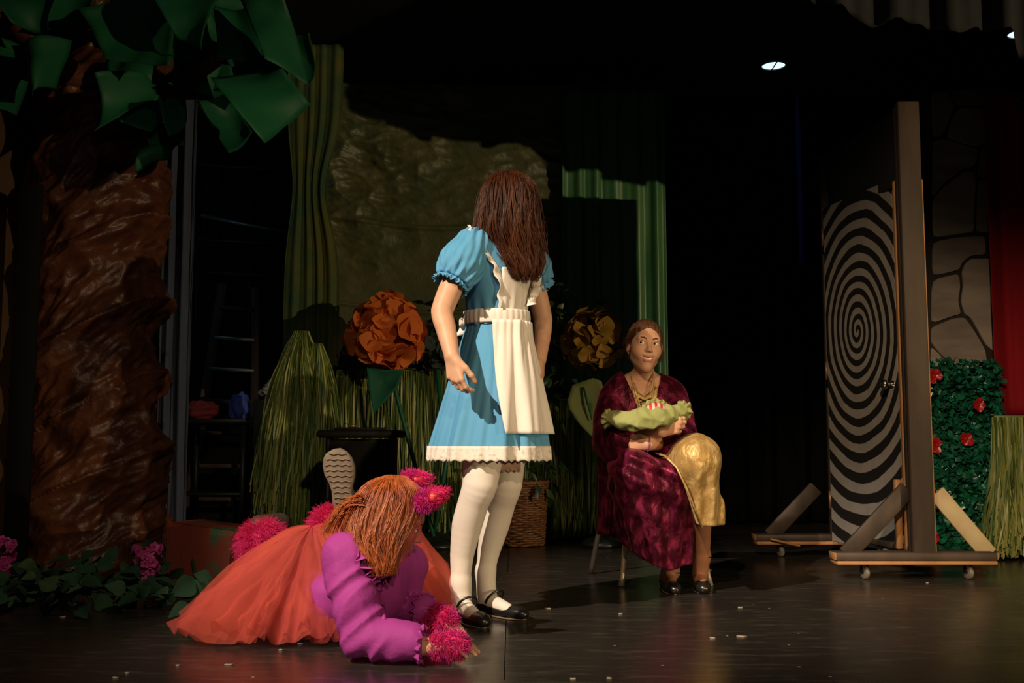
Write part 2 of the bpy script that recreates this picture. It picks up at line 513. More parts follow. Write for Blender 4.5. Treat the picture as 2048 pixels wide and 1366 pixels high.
# recessed can lights in the ceiling
M_ring = mat('white_lamp_trim', (.25, .25, .25), .5)
M_bulb = mat('cool_lamp_glow', (.8, .9, 1), .5, emit=(.55, .85, 1.0), estr=1.6)
for (px, py, lab) in ((1547, 132, 'round recessed ceiling light glowing cool white above the black curtain'),
                      (2042, 68, 'round recessed ceiling light glowing cool white beside the hanging grey border cloth')):
    r_ = ray(px, py); s_ = (3.54 - CAMH) / r_[2]; c = np.array([r_[0] * s_, r_[1] * s_, 3.55])
    t = thing('ceiling_light', c, lab, 'ceiling light')
    mk('trim_ring', *lathe(c, [(.088, 0.0), (.088, -.012), (.098, -.012), (.104, 0.0)], 28), M_ring, t)
    a_ = lathe(c, [(.088, -.004), (.001, -.004)], 28)
    mk('lamp_glass', *a_, M_bulb, t)
    mk('cross_bar', *box(c + V3(.005, 0, -.011), (.008, .17, .006)), mat('dark_metal', (.02, .02, .02), .5, .6), t)

# ================================================================== DRAPES
def curtain(name, x0, x1, z0, z1, y, folds, amp, m, label, cat='curtain', nx=160, nz=40, seed=1, gather=None, group=None, rough=.15, yaw=0.0):
    u = np.linspace(0, 1, nx); v = np.linspace(0, 1, nz)
    U, Vv = np.meshgrid(u, v)
    ph = U * folds * 2 * np.pi + wob(np.stack([U * 3, 0 * U, Vv * .5], -1), 3, seed) * 1.2
    A = amp * (0.75 + .35 * wob(np.stack([U * 2, Vv * .6, 0 * U], -1), 4, seed + 3))
    Y = y + A * (np.sin(ph) + .35 * np.sin(2 * ph + 1)) + amp * rough * wob(np.stack([U * 8, Vv * 8, 0 * U], -1), 4, seed + 5)
    X = x0 + (x1 - x0) * U + .3 * A * np.cos(ph)
    if gather is not None:                       # pulled in towards (gx) near height gz
        gx, gz, gw, gh = gather
        Z_ = z0 + (z1 - z0) * Vv
        kk = np.exp(-((Z_ - gz) / gh) ** 2)
        X = X * (1 - kk * gw) + gx * kk * gw
        Y = Y - kk * .05
    Y = Y + yaw * (X - x0)
    Z = z0 + (z1 - z0) * Vv + 0 * U
    v_, f_ = gridmesh(np.stack([X, Y, Z], -1))
    o = mk(name, v_, f_, m, origin=((x0 + x1) / 2, y, z0))
    solid(o, .003)
    return tag(o, label, cat, group)

M_sheer = translucent('olive_sheer_cloth', (0.11, 0.115, 0.028), .2, 1.0, .7, col2=(.035, .09, .045), nscale=3.5)
M_satin = mat('green_satin_cloth', (0.03, 0.13, 0.055), 0.42, spec=.6, col2=(.06, .17, .06), nscale=6, aniso=(1, 1, .2), bump=.2, bscale=9, bdist=.02)
M_crinkle = mat('olive_crinkled_sheet', (0.10, 0.10, 0.040), 0.48, spec=.5, col2=(.06, .075, .035), nscale=3, bump=.25, bscale=60, bdist=.012)

def backdrop_sheet():
    nx, nz = 230, 330
    x0, x1, z0, z1 = -1.40, 0.72, 0.02, 3.28
    U, Vv = np.meshgrid(np.linspace(x0, x1, nx), np.linspace(z0, z1, nz))
    Q = np.stack([U, 0 * U, Vv], -1)
    a = ridge(Q, 8, 3) * .7 + ridge(Q, 17, 5, (1, 1, 1.6)) * .55 + ridge(Q, 34, 8, (.7, 1, 1.3)) * .35 + ridge(Q, 60, 9) * .12
    mask = np.clip(.55 + .7 * wob(Q, 3.2, 12), .08, 1.2)
    Y = 7.52 - .034 * a * mask + .02 * wob(Q, 3, 4)
    # long horizontal folds where the sheets are stacked
    for zz, w_ in ((1.16, .02), (1.63, .012), (2.25, .015)):
        Y -= .02 * np.exp(-((Vv - zz - .05 * np.sin(U * 3)) / w_) ** 2)
    v_, f_ = gridmesh(np.stack([U, Y, Vv], -1))
    o = mk('backdrop_sheet', v_, f_, M_crinkle, origin=(-.3, 7.5, 0.02))
    solid(o, .003)
    tag(o, 'large crinkled olive green sheet hung flat as a backdrop behind the tissue flowers', 'backdrop')
backdrop_sheet()
curtain('sheer_drape', -1.62, -1.22, .02, 3.52, 7.36, 4.3, .013, M_sheer, 'olive green sheer drape tied in with a knot beside the crinkled backdrop', nx=150, nz=90, seed=4,
        gather=(-1.47, 2.45, .40, .35))
curtain('green_drape', .36, 1.11, .02, 3.22, 7.42, 5.3, .016, M_satin, 'shiny green satin drape hanging behind the seated person in velvet', nx=150, nz=60, seed=9, rough=.3)
curtain('black_curtain', 1.0, 3.1, .02, 3.54, 8.6, 9, .06, M_blackcloth, 'tall black stage curtain in deep folds between green drape and spiral door', nx=220, nz=20, seed=2)
curtain('navy_curtain', -2.18, -1.98, .02, 3.54, 6.45, 2.5, .03, M_navy, 'narrow dark navy stage curtain hanging behind the paper tree trunk', nx=80, nz=20, seed=6)
curtain('blue_gap_light_strip', 2.33, 2.37, 2.1, 3.54, 8.42, 1, .006, mat('blue_gap_light', (.03, .06, .45), .7), 'thin deep blue strip coloured as light through a gap in the black curtain', nx=12, nz=20, seed=7)  # blue colour stands in for dim light seen through a curtain slit
curtain('unseen_light_block', 3.0, 4.7, .02, 3.54, 5.25, 7, .05, M_blackcloth, 'added black curtain out of view that blocks side light from the stone flat', nx=120, nz=16, seed=22)  # unseen cloth added to keep the house right beam off the stones
wf = mk('black_wing_flat', *joinm(bbox_((-2.425, 5.2, .98), (.115, .03, 1.94)), bbox_((-2.425, 5.2, .03), (.13, .22, .055))), mat('black_flat_paint', (.004, .0045, .004), .85, spec=.1), origin=(-2.425, 5.2, 0))
tag(wf, 'narrow black scenery flat standing against the brown wall behind the tree', 'scenery flat')

# grey border cloth hanging across the top of the stage, drooping to the right
def border():
    xs = np.linspace(-2.6, 3.6, 240)
    kx = [-3.2, .5, 1.02, 1.17, 1.32, 1.5, 1.69, 2.0, 2.24, 2.40, 2.46, 2.89, 3.6]
    kz = [3.45, 3.45, 3.4, 3.25, 2.86, 2.76, 2.69, 2.65, 2.63, 2.63, 2.50, 2.40, 2.32]
    zb = np.interp(xs, kx, kz) + .015 * np.sin(xs * 17) + .01 * np.sin(xs * 31 + 1)
    v = np.linspace(0, 1, 26)
    U, Vv = np.meshgrid(xs, v); ZB = np.broadcast_to(zb, U.shape)
    Z = ZB + (3.54 - ZB) * Vv
    Y = 4.9 + .035 * np.sin(U * 26 + 1.5 * np.sin(U * 5)) + .02 * np.sin(U * 47)
    v_, f_ = gridmesh(np.stack([U, Y, Z], -1))
    o = mk('border_cloth', v_, f_, mat('grey_border_cloth', (.022, .022, .024), .9, col2=(.014, .014, .016), nscale=6), origin=(0, 4.9, 3.54))
    solid(o, .003)
    tag(o, 'grey gathered border cloth hanging from the top of the stage', 'stage border')
border()

# ================================================================== PAPER TREE
M_bark = mat('brown_crumpled_paper', (0.085, 0.028, 0.013), 0.42, spec=.32, col2=(.04, .013, .0065), nscale=5, bump=.45, bscale=24, bdist=.02)
M_leafp = translucent('green_poster_paper', (0.008, 0.075, 0.038), .12, 1.0, .55, col2=(.012, .105, .042), nscale=2, bump=.15, bscale=8, bdist=.02)
tb = FL(183, 1140); tb[1] = 5.62
tree = thing('paper_tree', (tb[0], tb[1], 0), 'stage tree with crumpled brown paper trunk and large green paper leaves', 'tree')
def trunk():
    nz, na = 330, 230
    zz = np.linspace(0.0, 3.54, nz); aa = np.linspace(0, 2 * np.pi, na, endpoint=False)
    A, Z = np.meshgrid(aa, zz)
    cx = np.interp(Z, [0, .6, 1.5, 2.5, 3.9], [P(183, 1100, 5.6)[0], P(183, 900, 5.6)[0], P(190, 650, 5.6)[0], P(195, 300, 5.6)[0], -2.1])
    R = np.interp(Z, [0, .15, .6, 1.2, 1.8, 2.4, 3.9], [.34, .345, .355, .335, .335, .32, .30])
    Q = np.stack([np.cos(A) * .34, np.sin(A) * .34, Z], -1)
    # folds running up to the right around the trunk
    S = Q @ np.array([[1, 0, 0], [0, 1, 0], [-.45, 0, 1.0]])
    Q2 = np.stack([Q[..., 0], Q[..., 1], Q[..., 2] - .62 * Q[..., 0]], -1)
    d = .040 * ridge(Q2, 7.5, 21, (.5, .5, 1.35)) + .034 * ridge(Q2, 15, 22, (.5, .5, 1.3)) + .022 * ridge(Q2, 30, 23, (.6, .6, 1.2)) + .010 * ridge(Q2, 58, 24)
    R = R + d - .035
    # loose overlapping edges of the wrapped sheets
    saw = (Z * 2.4 - Q[..., 0] * 1.5 + .25 * wob(Q, 4, 31)) % 1.0
    R += .03 * np.clip(saw, 0, 1) ** 3
    v, f = gridmesh(np.stack([cx + R * np.cos(A), tb[1] + R * np.sin(A), Z], -1), closed=True)
    mk('trunk', v, f, M_bark, tree)
trunk()
mk('branch', *tube([(-2.0, 5.5, 2.3), (-1.85, 5.3, 2.42), (-1.6, 5.1, 2.5), (-1.3, 4.95, 2.62)], [.09, .07, .06, .04], 10), M_bark, tree)
mk('branch', *tube([(-2.15, 5.5, 2.45), (-2.35, 5.2, 2.6), (-2.5, 5.0, 2.75)], [.09, .07, .04], 10), M_bark, tree)
def paper_leaf(poly, d, seed, bend=.08, tilt=(0, 0)):
    """big sheet of paper: corner pixels (4) with a depth, curled and creased"""
    c = [P(px, py, d + dd) for (px, py, dd) in poly]
    n = 14
    u = np.linspace(0, 1, n)
    U, W = np.meshgrid(u, u)
    if len(c) == 4:
        G = (1 - U)[..., None] * (1 - W)[..., None] * c[0] + U[..., None] * (1 - W)[..., None] * c[1] + U[..., None] * W[..., None] * c[2] + (1 - U)[..., None] * W[..., None] * c[3]
    r = np.random.default_rng(seed)
    b1 = bend * r.uniform(-1, 1); b2 = bend * r.uniform(-1, 1)
    G[..., 1] += b1 * (4 * U * (1 - U)) + b2 * (4 * W * (1 - W)) + .022 * ridge(G, 9, seed) + .008 * wob(G, 30, seed + 1)
    G[..., 0] += .012 * wob(G, 12, seed + 2); G[..., 2] += .012 * wob(G, 12, seed + 3)
    o = mk('paper_leaf', *gridmesh(G), M_leafp, tree)
    solid(o, .002)
LEAVES = [
    ([(150, 14, 0), (345, -40, .1), (338, 126, -.15), (205, 116, -.05)], 4.75),
    ([(300, -30, .1), (455, -20, .05), (395, 95, -.15), (345, 70, -.1)], 4.65),
    ([(418, 148, -.05), (545, 112, .12), (623, 215, .05), (527, 283, -.15)], 4.55),
    ([(472, -20, .1), (558, -20, 0), (622, 172, .05), (525, 118, -.12)], 4.65),
    ([(430, 10, .1), (500, 20, .05), (530, 125, 0), (440, 115, -.05)], 4.85),
    ([(387, 200, 0), (450, 188, .1), (507, 262, .05), (452, 306, -.1)], 4.95),
    ([(192, 145, -.1), (285, 138, .1), (303, 200, .15), (184, 250, -.12)], 4.85),
    ([(250, 165, .1), (320, 170, .1), (300, 262, -.05), (236, 236, -.1)], 4.95),
    ([(315, 190, -.05), (357, 168, .1), (378, 232, .05), (337, 268, -.15)], 4.9),
    ([(293, 297, 0), (370, 284, .1), (333, 325, .0), (270, 350, -.1)], 5.0),
    ([(345, 120, 0), (440, 118, .1), (420, 190, .1), (335, 165, -.1)], 5.05),
    ([(275, 240, .1), (360, 245, .1), (372, 290, 0), (300, 300, -.1)], 5.05),
    ([(552, 58, .1), (622, 68, .1), (620, 160, .0), (575, 130, -.05)], 4.85),
    ([(-20, -30, 0), (140, -30, .1), (96, 58, .0), (20, 45, -.1)], 4.8),
    ([(-30, 60, .1), (52, 78, .1), (62, 150, -.1), (-20, 130, -.1)], 4.9),
    ([(45, 85, -.05), (145, 82, .05), (118, 172, .0), (66, 190, -.1)], 4.75),
    ([(-30, 140, 0), (60, 120, .1), (30, 235, .05), (-20, 220, -.1)], 4.95),
    ([(330, -60, .1), (480, -50, .05), (500, 40, .1), (400, 60, .1)], 5.1),
    ([(215, -10, .1), (420, 15, .1), (475, 135, .05), (325, 112, .0)], 5.0),
    ([(335, 85, .1), (455, 95, .1), (480, 195, .05), (362, 200, .0)], 5.1),
    ([(90, -30, .1), (190, -10, .1), (150, 60, .05), (84, 52, .0)], 4.95),
    ([(215, 120, .1), (330, 110, .1), (322, 200, .05), (236, 190, .0)], 5.1),
]
for i, (po, d) in enumerate(LEAVES): paper_leaf(po, d, 40 + i * 3, .09)

# ================================================================== GROUND PLANTS AND BOX BY THE TREE
def leaf_mesh(name, w_, l_, fold=.25, heart=True, curl=.2, m=None):
    n = 9; t = np.linspace(0, 1, n)
    wd = (np.sin(np.pi * np.clip(t * .96 + .02, 0, 1) ** (.62 if heart else .85))) * w_ / 2
    mid = np.stack([0 * t, t * l_, -curl * l_ * t ** 2], -1)
    rows = np.stack([mid + np.stack([-wd, 0 * t, fold * wd], -1), mid + np.stack([-wd * .5, 0 * t, fold * wd * .62], -1), mid,
                     mid + np.stack([wd * .5, 0 * t, fold * wd * .62], -1), mid + np.stack([wd, 0 * t, fold * wd], -1)], 1)
    v, f = gridmesh(rows)
    me = mesh_np(name, v, f)
    me.materials.append(m)
    return me
def rot_to(y_dir, z_hint):
    y = nrm(y_dir); x = nrm(np.cross(y, z_hint)); z = np.cross(x, y)
    return np.stack([x, y, z], 1)
M_ivy = mat('ivy_green', (0.012, 0.046, 0.027), .8, spec=.2, col2=(.022, .055, .024), nscale=20)
M_ivy2 = mat('ivy_pale_green', (0.04, 0.075, 0.03), .8, spec=.2, col2=(.025, .06, .028), nscale=25)
M_stem = mat('dark_stem', (.02, .04, .02), .7)
IVY = [leaf_mesh('ivy_leaf', .085, .09, .3, True, .25, M_ivy), leaf_mesh('ivy_leaf', .07, .085, .2, True, .35, M_ivy), leaf_mesh('ivy_leaf', .08, .075, .25, True, .2, M_ivy2)]
def ivy(cx, n, label, spots):
    """trailing garland lying in front of the trunk"""
    base = FL(cx, 1215)
    t = thing('ivy_garland', base, label, 'ivy', 'ivy garlands under the paper tree')
    r = np.random.default_rng(int(cx))
    pts = np.array([FL(a, b) for a, b in spots]); pts[:, 2] = .03
    dense = np.stack([np.interp(np.linspace(0, len(pts) - 1, 30), np.arange(len(pts)), pts[:, i]) for i in range(3)], 1)
    dense[:, 2] += .02 + .02 * np.sin(np.arange(30) * 1.3)
    mk('stem', *tube(dense, .005, 6), M_stem, t)
    for i in range(n):
        p = dense[r.integers(30)] + r.normal(size=3) * (.10, .10, .0)
        p[2] = abs(r.normal()) * .06 + .035
        yd = nrm(r.normal(size=3) * (1, .8, .35) + (0, -.5, .05)); zh = nrm(r.normal(size=3) * .55 + (0, -.55, .8))
        o = inst('ivy_leaf', IVY[r.choice([0, 0, 1, 1, 2])], p, rot_to(yd, zh), r.uniform(.7, 1.15), t)
ivy(60, 85, 'dark green ivy garland on the floor against the wall side of the trunk', [(-40, 1240), (40, 1215), (90, 1195), (150, 1235)])
ivy(230, 110, 'dark green ivy garland on the floor beside the red painted box', [(110, 1205), (190, 1190), (230, 1228), (290, 1195), (335, 1222)])
ivy(375, 22, 'sparse ivy sprig leaning on the red painted box', [(330, 1150), (365, 1130), (390, 1120), (385, 1165)])

M_mag = mat('magenta_petal', (.32, .022, .17), .6, col2=(.45, .05, .26), nscale=40)
def lilac(c0, h, label, seed, n=95):
    """upright cluster of small magenta blossoms on a stem"""
    t = thing('flower_cluster', (c0[0], c0[1], 0), label, 'flower')
    r = np.random.default_rng(seed)
    mk('stem', *tube([(c0[0], c0[1], 0.002), (c0[0] + .01, c0[1], c0[2] * .5), tuple(c0)], .005, 6), M_stem, t)
    v5 = []
    for k in range(5):
        a = k * 2 * math.pi / 5
        d_ = V3(math.cos(a), math.sin(a), 0); s_ = V3(-math.sin(a), math.cos(a), 0)
        v5.append((np.array([d_ * .002, d_ * .011 + s_ * .008 + V3(0, 0, .004), d_ * .019 + V3(0, 0, .003), d_ * .011 - s_ * .008 + V3(0, 0, .004)]), [(0, 3, 2, 1)]))
    vv, ff = joinm(*v5)
    me = mesh_np('blossom', vv, ff); me.materials.append(M_mag)
    for i in range(n):
        d_ = nrm(r.normal(size=3)); f_ = r.uniform(-.5, .5)
        rad = (.042 + .018 * f_ * 2) * (1 + .1 * r.normal())
        p = c0 + V3(d_[0] * rad, d_[1] * rad, f_ * h + d_[2] * .02)
        inst('blossom', me, p, rot_to(np.cross(d_, r.normal(size=3)), d_ + V3(0, -.2, 0)), r.uniform(.8, 1.3), t)
lilac(P(292, 1135, 4.35), .17, 'drooping cluster of bright magenta blossoms between the trunk and the red box', 3)
lilac(P(8, 1112, 4.5), .13, 'dim magenta blossom cluster in front of the brown wall', 5, 70)

def red_box():
    a = FL(338, 1184); b = FL(470, 1190); a[1] = 4.62; b[1] = 4.5
    d = nrm(b - a); n_ = V3(d[1], -d[0], 0)
    tl = P(335, 1045, 4.64); tr = P(472, 1063, 4.52)
    t = thing('painted_box', ((a + b) / 2) * (1, 1, 0), 'dark red painted box with green blotches standing beside the ivy', 'box')
    bk = -n_ * .24
    def slab(name, q, off, th, m):
        q = np.array(q); v = np.concatenate([q, q + off * th]); f = [(0, 1, 2, 3), (7, 6, 5, 4), (0, 4, 5, 1), (1, 5, 6, 2), (2, 6, 7, 3), (3, 7, 4, 0)]
        return mk(name, v, f, m, t, smooth=False)
    m = mat('dark_red_blotched_paint', (.15, .026, .014), .6, col2=(.03, .075, .035), nscale=9, ncontrast=(.55, .60), bump=.2, bscale=30)
    a0 = a * (1, 1, 0); b0 = b * (1, 1, 0); h = V3(0, 0, 1)
    a0[2] = b0[2] = 0.004
    slab('front_panel', [a0, b0, tr, tl], -n_, .018, m)
    slab('side_panel', [b0, b0 + bk, tr + bk, tr], -d, .018, m)
    slab('side_panel', [a0 + bk, a0, tl, tl + bk], d, .018, m)
    slab('back_panel', [b0 + bk, a0 + bk, tl + bk, tr + bk], n_, .018, m)
    slab('lid', [tl, tr, tr + bk, tl + bk], -h, .018, m)
    mk('edge_strip', *beam(a0 + V3(0, -.004, .012), b0 + V3(0, -.004, .012), .012, .008), mat('worn_gold_edge', (.35, .2, .07), .5), t)
red_box()

# ================================================================== BACKSTAGE CLUTTER SEEN THROUGH THE GAP
M_wood = mat('old_ladder_wood', (.065, .035, .027), .7, col2=(.11, .075, .06), nscale=12, aniso=(1, 1, .1))
M_steel = mat('dull_steel', (.28, .34, .36), .45, .7)
def at(px, py, d): return P(px, py, d)
DB = 8.3
ld = thing('wooden_ladder', (P(480, 900, DB)[0], DB, 0), 'old wooden ladder leaning in the dark backstage gap beside the sheer drape', 'ladder')
zb_ = lambda p: V3(p[0], p[1] - .25, .001)
la, lb = P(446, 568, DB), P(511, 575, DB)
l0, l1 = V3(la[0] - .14, DB - .35, .002), V3(lb[0] + .12, DB - .35, .002)
mk('rail', *beam(l0, la, .075, .03, (1, 0, 0)), M_wood, ld); mk('rail', *beam(l1, lb, .06, .03, (1, 0, 0)), M_wood, ld)
for k in range(7):
    s_ = .12 + k * .13
    p_, q_ = l0 + (la - l0) * s_, l1 + (lb - l1) * s_
    mk('rung', *beam(p_, q_, .03, .05, (0, 0, 1)), M_steel if k in (4, 5) else M_wood, ld)
sh = thing('steel_shelf_rack', (P(490, 900, 8.85)[0], 8.85, 0), 'dark steel shelf rack with a pale pipe across it standing backstage', 'shelf rack')
MD = mat('dark_steel', (.022, .027, .027), .5, .5)
for px in (402, 507, 590):
    p_ = P(px, 300, 8.85); mk('upright', *box((p_[0], 8.85, 1.55), (.03, .03, 3.1)), MD, sh)
for py in (330, 480, 545):
    p_, q_ = P(398, py, 8.82), P(592, py + 10, 8.82); mk('shelf_bar', *beam(p_, q_, .04, .03), MD, sh)
mk('pale_pipe', *tube([P(402, 431, 8.75), P(480, 447, 8.72), P(590, 468, 8.7)], .018, 8), M_steel, sh)
tbl = thing('prop_table', (P(440, 835, 7.5)[0], 7.5, 0), 'low black prop table standing backstage in front of the ladder', 'table')
p_ = P(440, 835, 7.5)
mk('table_top', *bbox_((p_[0], 7.5, .80), (.5, .5, .035)), MD, tbl)
for sx in (-.22, .22):
    for sy in (-.2, .2): mk('leg', *box((p_[0] + sx, 7.5 + sy, .391), (.035, .035, .78)), MD, tbl)
mk('lower_shelf', *bbox_((p_[0], 7.5, .3), (.44, .44, .02)), MD, tbl)
def lump(name, c, r, m, label, cat, seed, amp=.3, fr=20):
    u = np.linspace(0.02, np.pi - .02, 22); a = np.linspace(0, 2 * np.pi, 32, endpoint=False)
    A, U = np.meshgrid(a, u)
    D = np.stack([np.sin(U) * np.cos(A), np.sin(U) * np.sin(A), np.cos(U)], -1)
    R = 1 + amp * ridge(D, 5, seed) * .5 + amp * .4 * wob(D, 9, seed + 1)
    G = np.asarray(c) + D * R[..., None] * np.asarray(r)
    G[..., 2] = np.maximum(G[..., 2], c[2] - r[2] * .8)
    o = mk(name, *gridmesh(G, closed=True), m, origin=(c[0], c[1], c[2] - r[2] * .8))
    tag(o, label, cat)
zt = .818
lump('blue_cloth_bundle', (P(480, 800, 7.5)[0], 7.5, zt + .08), (.07, .08, .1), mat('royal_blue_cloth', (.02, .05, .30), .8), 'royal blue cloth bundle on the backstage prop table', 'cloth', 3)
lump('red_cloth_bundle', (P(408, 805, 7.5)[0], 7.45, zt + .056), (.11, .09, .07), mat('faded_red_cloth', (.28, .04, .05), .8), 'faded red cloth heaped on the backstage prop table', 'cloth', 6)
lump('white_plastic_bag', (P(552, 735, 7.5)[0], 7.55, zt + .2), (.11, .09, .08), mat('white_plastic', (.5, .55, .55), .35), 'crumpled white plastic bag on a dark crate behind the tall raffia bundle', 'bag', 9, .5)
cr = mk('dark_crate', *joinm(bbox_((P(552, 735, 7.5)[0], 7.55, .478), (.26, .3, .955))), MD, origin=(P(552, 735, 7.5)[0], 7.55, 0))
tag(cr, 'tall dark crate under the white plastic bag backstage', 'crate')
wl_ = bpy.data.lights.new('backstage_fill_light', 'POINT'); wl_.energy = 2.0; wl_.color = (.55, .8, 1); wl_.shadow_soft_size = .15  # unseen fill lamp added to lift the backstage clutter
wo = bpy.data.objects.new('backstage_fill_light', wl_); COL.objects.link(wo); wo.location = (-3.1, 7.2, 2.7)

# ================================================================== RAFFIA
def raffia_mats():
    return [mat('raffia_green', (.14, .20, .045), .45, spec=.5), mat('raffia_lime', (.30, .32, .09), .42, spec=.5), mat('raffia_dark_green', (.05, .12, .035), .5, spec=.4)]
RM = raffia_mats()
def raffia_obj(parent, paths, wmin, wmax, name='raffia_strand_layer', wts=(.45, .25, .30)):
    n = len(paths); sel = RNG.choice(3, n, p=wts)
    vs, fs, mi, off = [], [], [], 0
    for k in range(3):
        q = paths[sel == k]
        if not len(q): continue
        v, f = ribbons(q, RNG.uniform(wmin, wmax, len(q)), 3)
        vs.append(v); fs.append(f + off); off += len(v); mi.append(np.full(len(f), k))
    o = mk(name, np.concatenate(vs), np.concatenate(fs), RM, parent, midx=np.concatenate(mi))
    o['kind'] = 'stuff'
    return o
def raffia_cone():
    d = 6.6
    top = P(603, 672, d); bx_ = P(580, 1085, d)
    t = thing('raffia_bundle', (bx_[0], d, 0), 'tall green raffia bundle hanging like a skirt beside the backstage gap', 'raffia')
    n, m = 2600, 12
    a = RNG.uniform(0, 2 * np.pi, n); s = np.linspace(0, 1, m)
    L = RNG.uniform(.72, 1.0, n)
    H = top[2] - .015
    ro = .22 * np.sqrt(RNG.uniform(.25, 1, n))
    z = top[2] + .03 - (L * H)[:, None] * s[None] - .0
    hump = np.exp(-((s[None] - .0) / .12) ** 2)
    rad = (.03 + ro[:, None] * (1 - np.exp(-s[None] * 2.6)) * 1.05)
    cx = top[0] + (bx_[0] - top[0]) * s[None]
    lobe = (RNG.random(n) < .35)
    cx = cx + np.where(lobe, .09, 0)[:, None] * (1 - .3 * s[None]); z = z - np.where(lobe, .08, 0)[:, None] * (1 - s[None])
    X = cx + rad * np.cos(a)[:, None] + .012 * np.sin(s[None] * RNG.uniform(4, 12, (n, 1)) + RNG.uniform(0, 6, (n, 1)))
    Y = d + rad * np.sin(a)[:, None] * .8
    z = np.maximum(z, .01)
    raffia_obj(t, np.stack([X, Y, z], -1), .006, .012)
    mk('pole', *tube([(bx_[0], d, .002), (top[0], d, top[2] + .02)], .015, 8), M_stem, t)
    mk('tie_band', *lathe((top[0], d, top[2] - .03), [(.03, -.012), (.05, -.01), (.05, .012), (.03, .014)], 16), RM[2], t)
raffia_cone()
def raffia_fringe(x0, x1, zt_, y, n, label, zlo=.01, flare=0.0, wts=(.45, .25, .30), drop=(.8, 1.0), wmin=.006, wmax=.011):
    t = thing('raffia_fringe', ((x0 + x1) / 2, y, 0), label, 'raffia')
    m = 11; s = np.linspace(0, 1, m)
    xs = RNG.uniform(x0, x1, n); L = RNG.uniform(*drop, n)
    H = zt_ - zlo
    z = zt_ - (L * H)[:, None] * s[None]
    X = xs[:, None] + .018 * np.sin(s[None] * RNG.uniform(2, 9, (n, 1)) + RNG.uniform(0, 6, (n, 1))) * s[None] + (RNG.normal(size=(n, 1)) * .03 + flare) * s[None] ** 1.5
    Y = y + RNG.uniform(-.05, .05, (n, 1)) * (0.3 + s[None]) + .01 * np.sin(s[None] * 8 + RNG.uniform(0, 6, (n, 1)))
    raffia_obj(t, np.stack([X, Y, z], -1), wmin, wmax, wts=wts)
    mk('header_band', *bbox_(((x0 + x1) / 2, y, zt_ - .005), (x1 - x0, .025, .03)), RM[0], t)
    for px_ in (x0 + .03, x1 - .03):
        mk('support_post', *tube([(px_, y + .05, .002), (px_, y + .02, zt_)], .012, 8), M_stem, t)
    return t
raffia_fringe(P(672, 900, 7.1)[0], P(900, 900, 7.1)[0], P(780, 742, 7.1)[2], 7.1, 2200, 'wide green raffia fringe behind the orange tissue flower stem')
raffia_fringe(P(905, 900, 7.15)[0], P(1215, 900, 7.15)[0], P(1100, 800, 7.15)[2], 7.15, 2600, 'green raffia fringe behind the wicker basket')
raffia_fringe(P(1990, 900, 5.95)[0], P(2130, 900, 5.95)[0], P(2010, 834, 5.95)[2], 5.95, 1500, 'pale green raffia fringe hanging below the red curtain', flare=-.05, wts=(.35, .5, .15))

# ================================================================== TISSUE FLOWERS
def petal_meshes(m, L_, W_, tagname):
    out = []
    for s in range(4):
        r = np.random.default_rng(100 + s)
        n1, n2 = 7, 10
        U, Vv = np.meshgrid(np.linspace(-1, 1, n2), np.linspace(0, 1, n1))
        wd = W_ * (.18 + .82 * np.sin(np.clip(Vv * 1.25, 0, 1.35) * 1.16)) / 2
        edge = 1 - .18 * U ** 4 - .12 * np.abs(U)
        X = U * wd; Y = Vv * L_ * edge
        Z = .22 * W_ * (U ** 2) * (.4 + .5 * Vv) + .05 * L_ * np.sin(U * 5 + s) * Vv ** 2 - .25 * L_ * Vv ** 2 * r.uniform(.3, 1)
        v, f = gridmesh(np.stack([X, Y, Z], -1))
        me = mesh_np(tagname, v, f); me.materials.append(m)
        out.append(me)
    return out
def tissue_flower(c, R, m, label, n, seed, foot=None, stem_top=None, extra=None, mid=None):
    t = thing('tissue_flower', (foot[0], foot[1], 0), label, 'flower')
    r = np.random.default_rng(seed)
    ms = petal_meshes(m, R * .52, R * .62, 'petal')
    k = 0
    ga = math.pi * (3 - math.sqrt(5))
    for i in range(n):
        z = 1 - 2 * (i + .5) / n; q = math.sqrt(1 - z * z)
        d_ = V3(q * math.cos(i * ga), q * math.sin(i * ga), z)
        d_ = nrm(d_ + r.normal(size=3) * .12)
        tg_ = nrm(np.cross(d_, r.normal(size=3)))
        rr = r.uniform(.52, .76) * R
        yd = nrm(d_ * r.uniform(.10, .75) + tg_ * r.uniform(.6, .9)); zh = nrm(d_ + tg_ * -.2)
        inst('petal', ms[r.integers(4)], np.asarray(c) + d_ * rr, rot_to(yd, zh), r.uniform(.85, 1.15), t)
    gm = mat('green_painted_pole', (.008, .10, .05), .5)
    pts = [V3(foot[0], foot[1], .02)] + ([np.asarray(mid)] if mid is not None else []) + [np.asarray(c) + V3(0, .0, -R * .5)]
    mk('stem', *tube(np.array([pts[0] + (pts[-1] - pts[0]) * q for q in np.linspace(0, 1, 6)]) if mid is None else np.array(pts), .014, 8), gm, t)
    mk('base', *lathe((foot[0], foot[1], 0.001), [(.001, 0), (.13, 0), (.135, .02), (.10, .05), (.03, .07), (.001, .075)], 24), mat('black_base', (.012, .014, .013), .4), t)
    core = lathe(c, [(.001, -R * .5), (R * .42, -R * .25), (R * .5, 0), (R * .42, R * .25), (.001, R * .5)], 14)
    mk('core', *core, m, t)
    return t
M_or = translucent('orange_tissue', (.72, .17, .035), .3, 1, .8, col2=(.80, .25, .05), nscale=5)
M_ye = translucent('yellow_tissue', (.42, .24, .045), .3, 1, .8, col2=(.50, .28, .05), nscale=5)
M_gr = translucent('slate_tissue', (.045, .06, .06), .25, 1, .8)
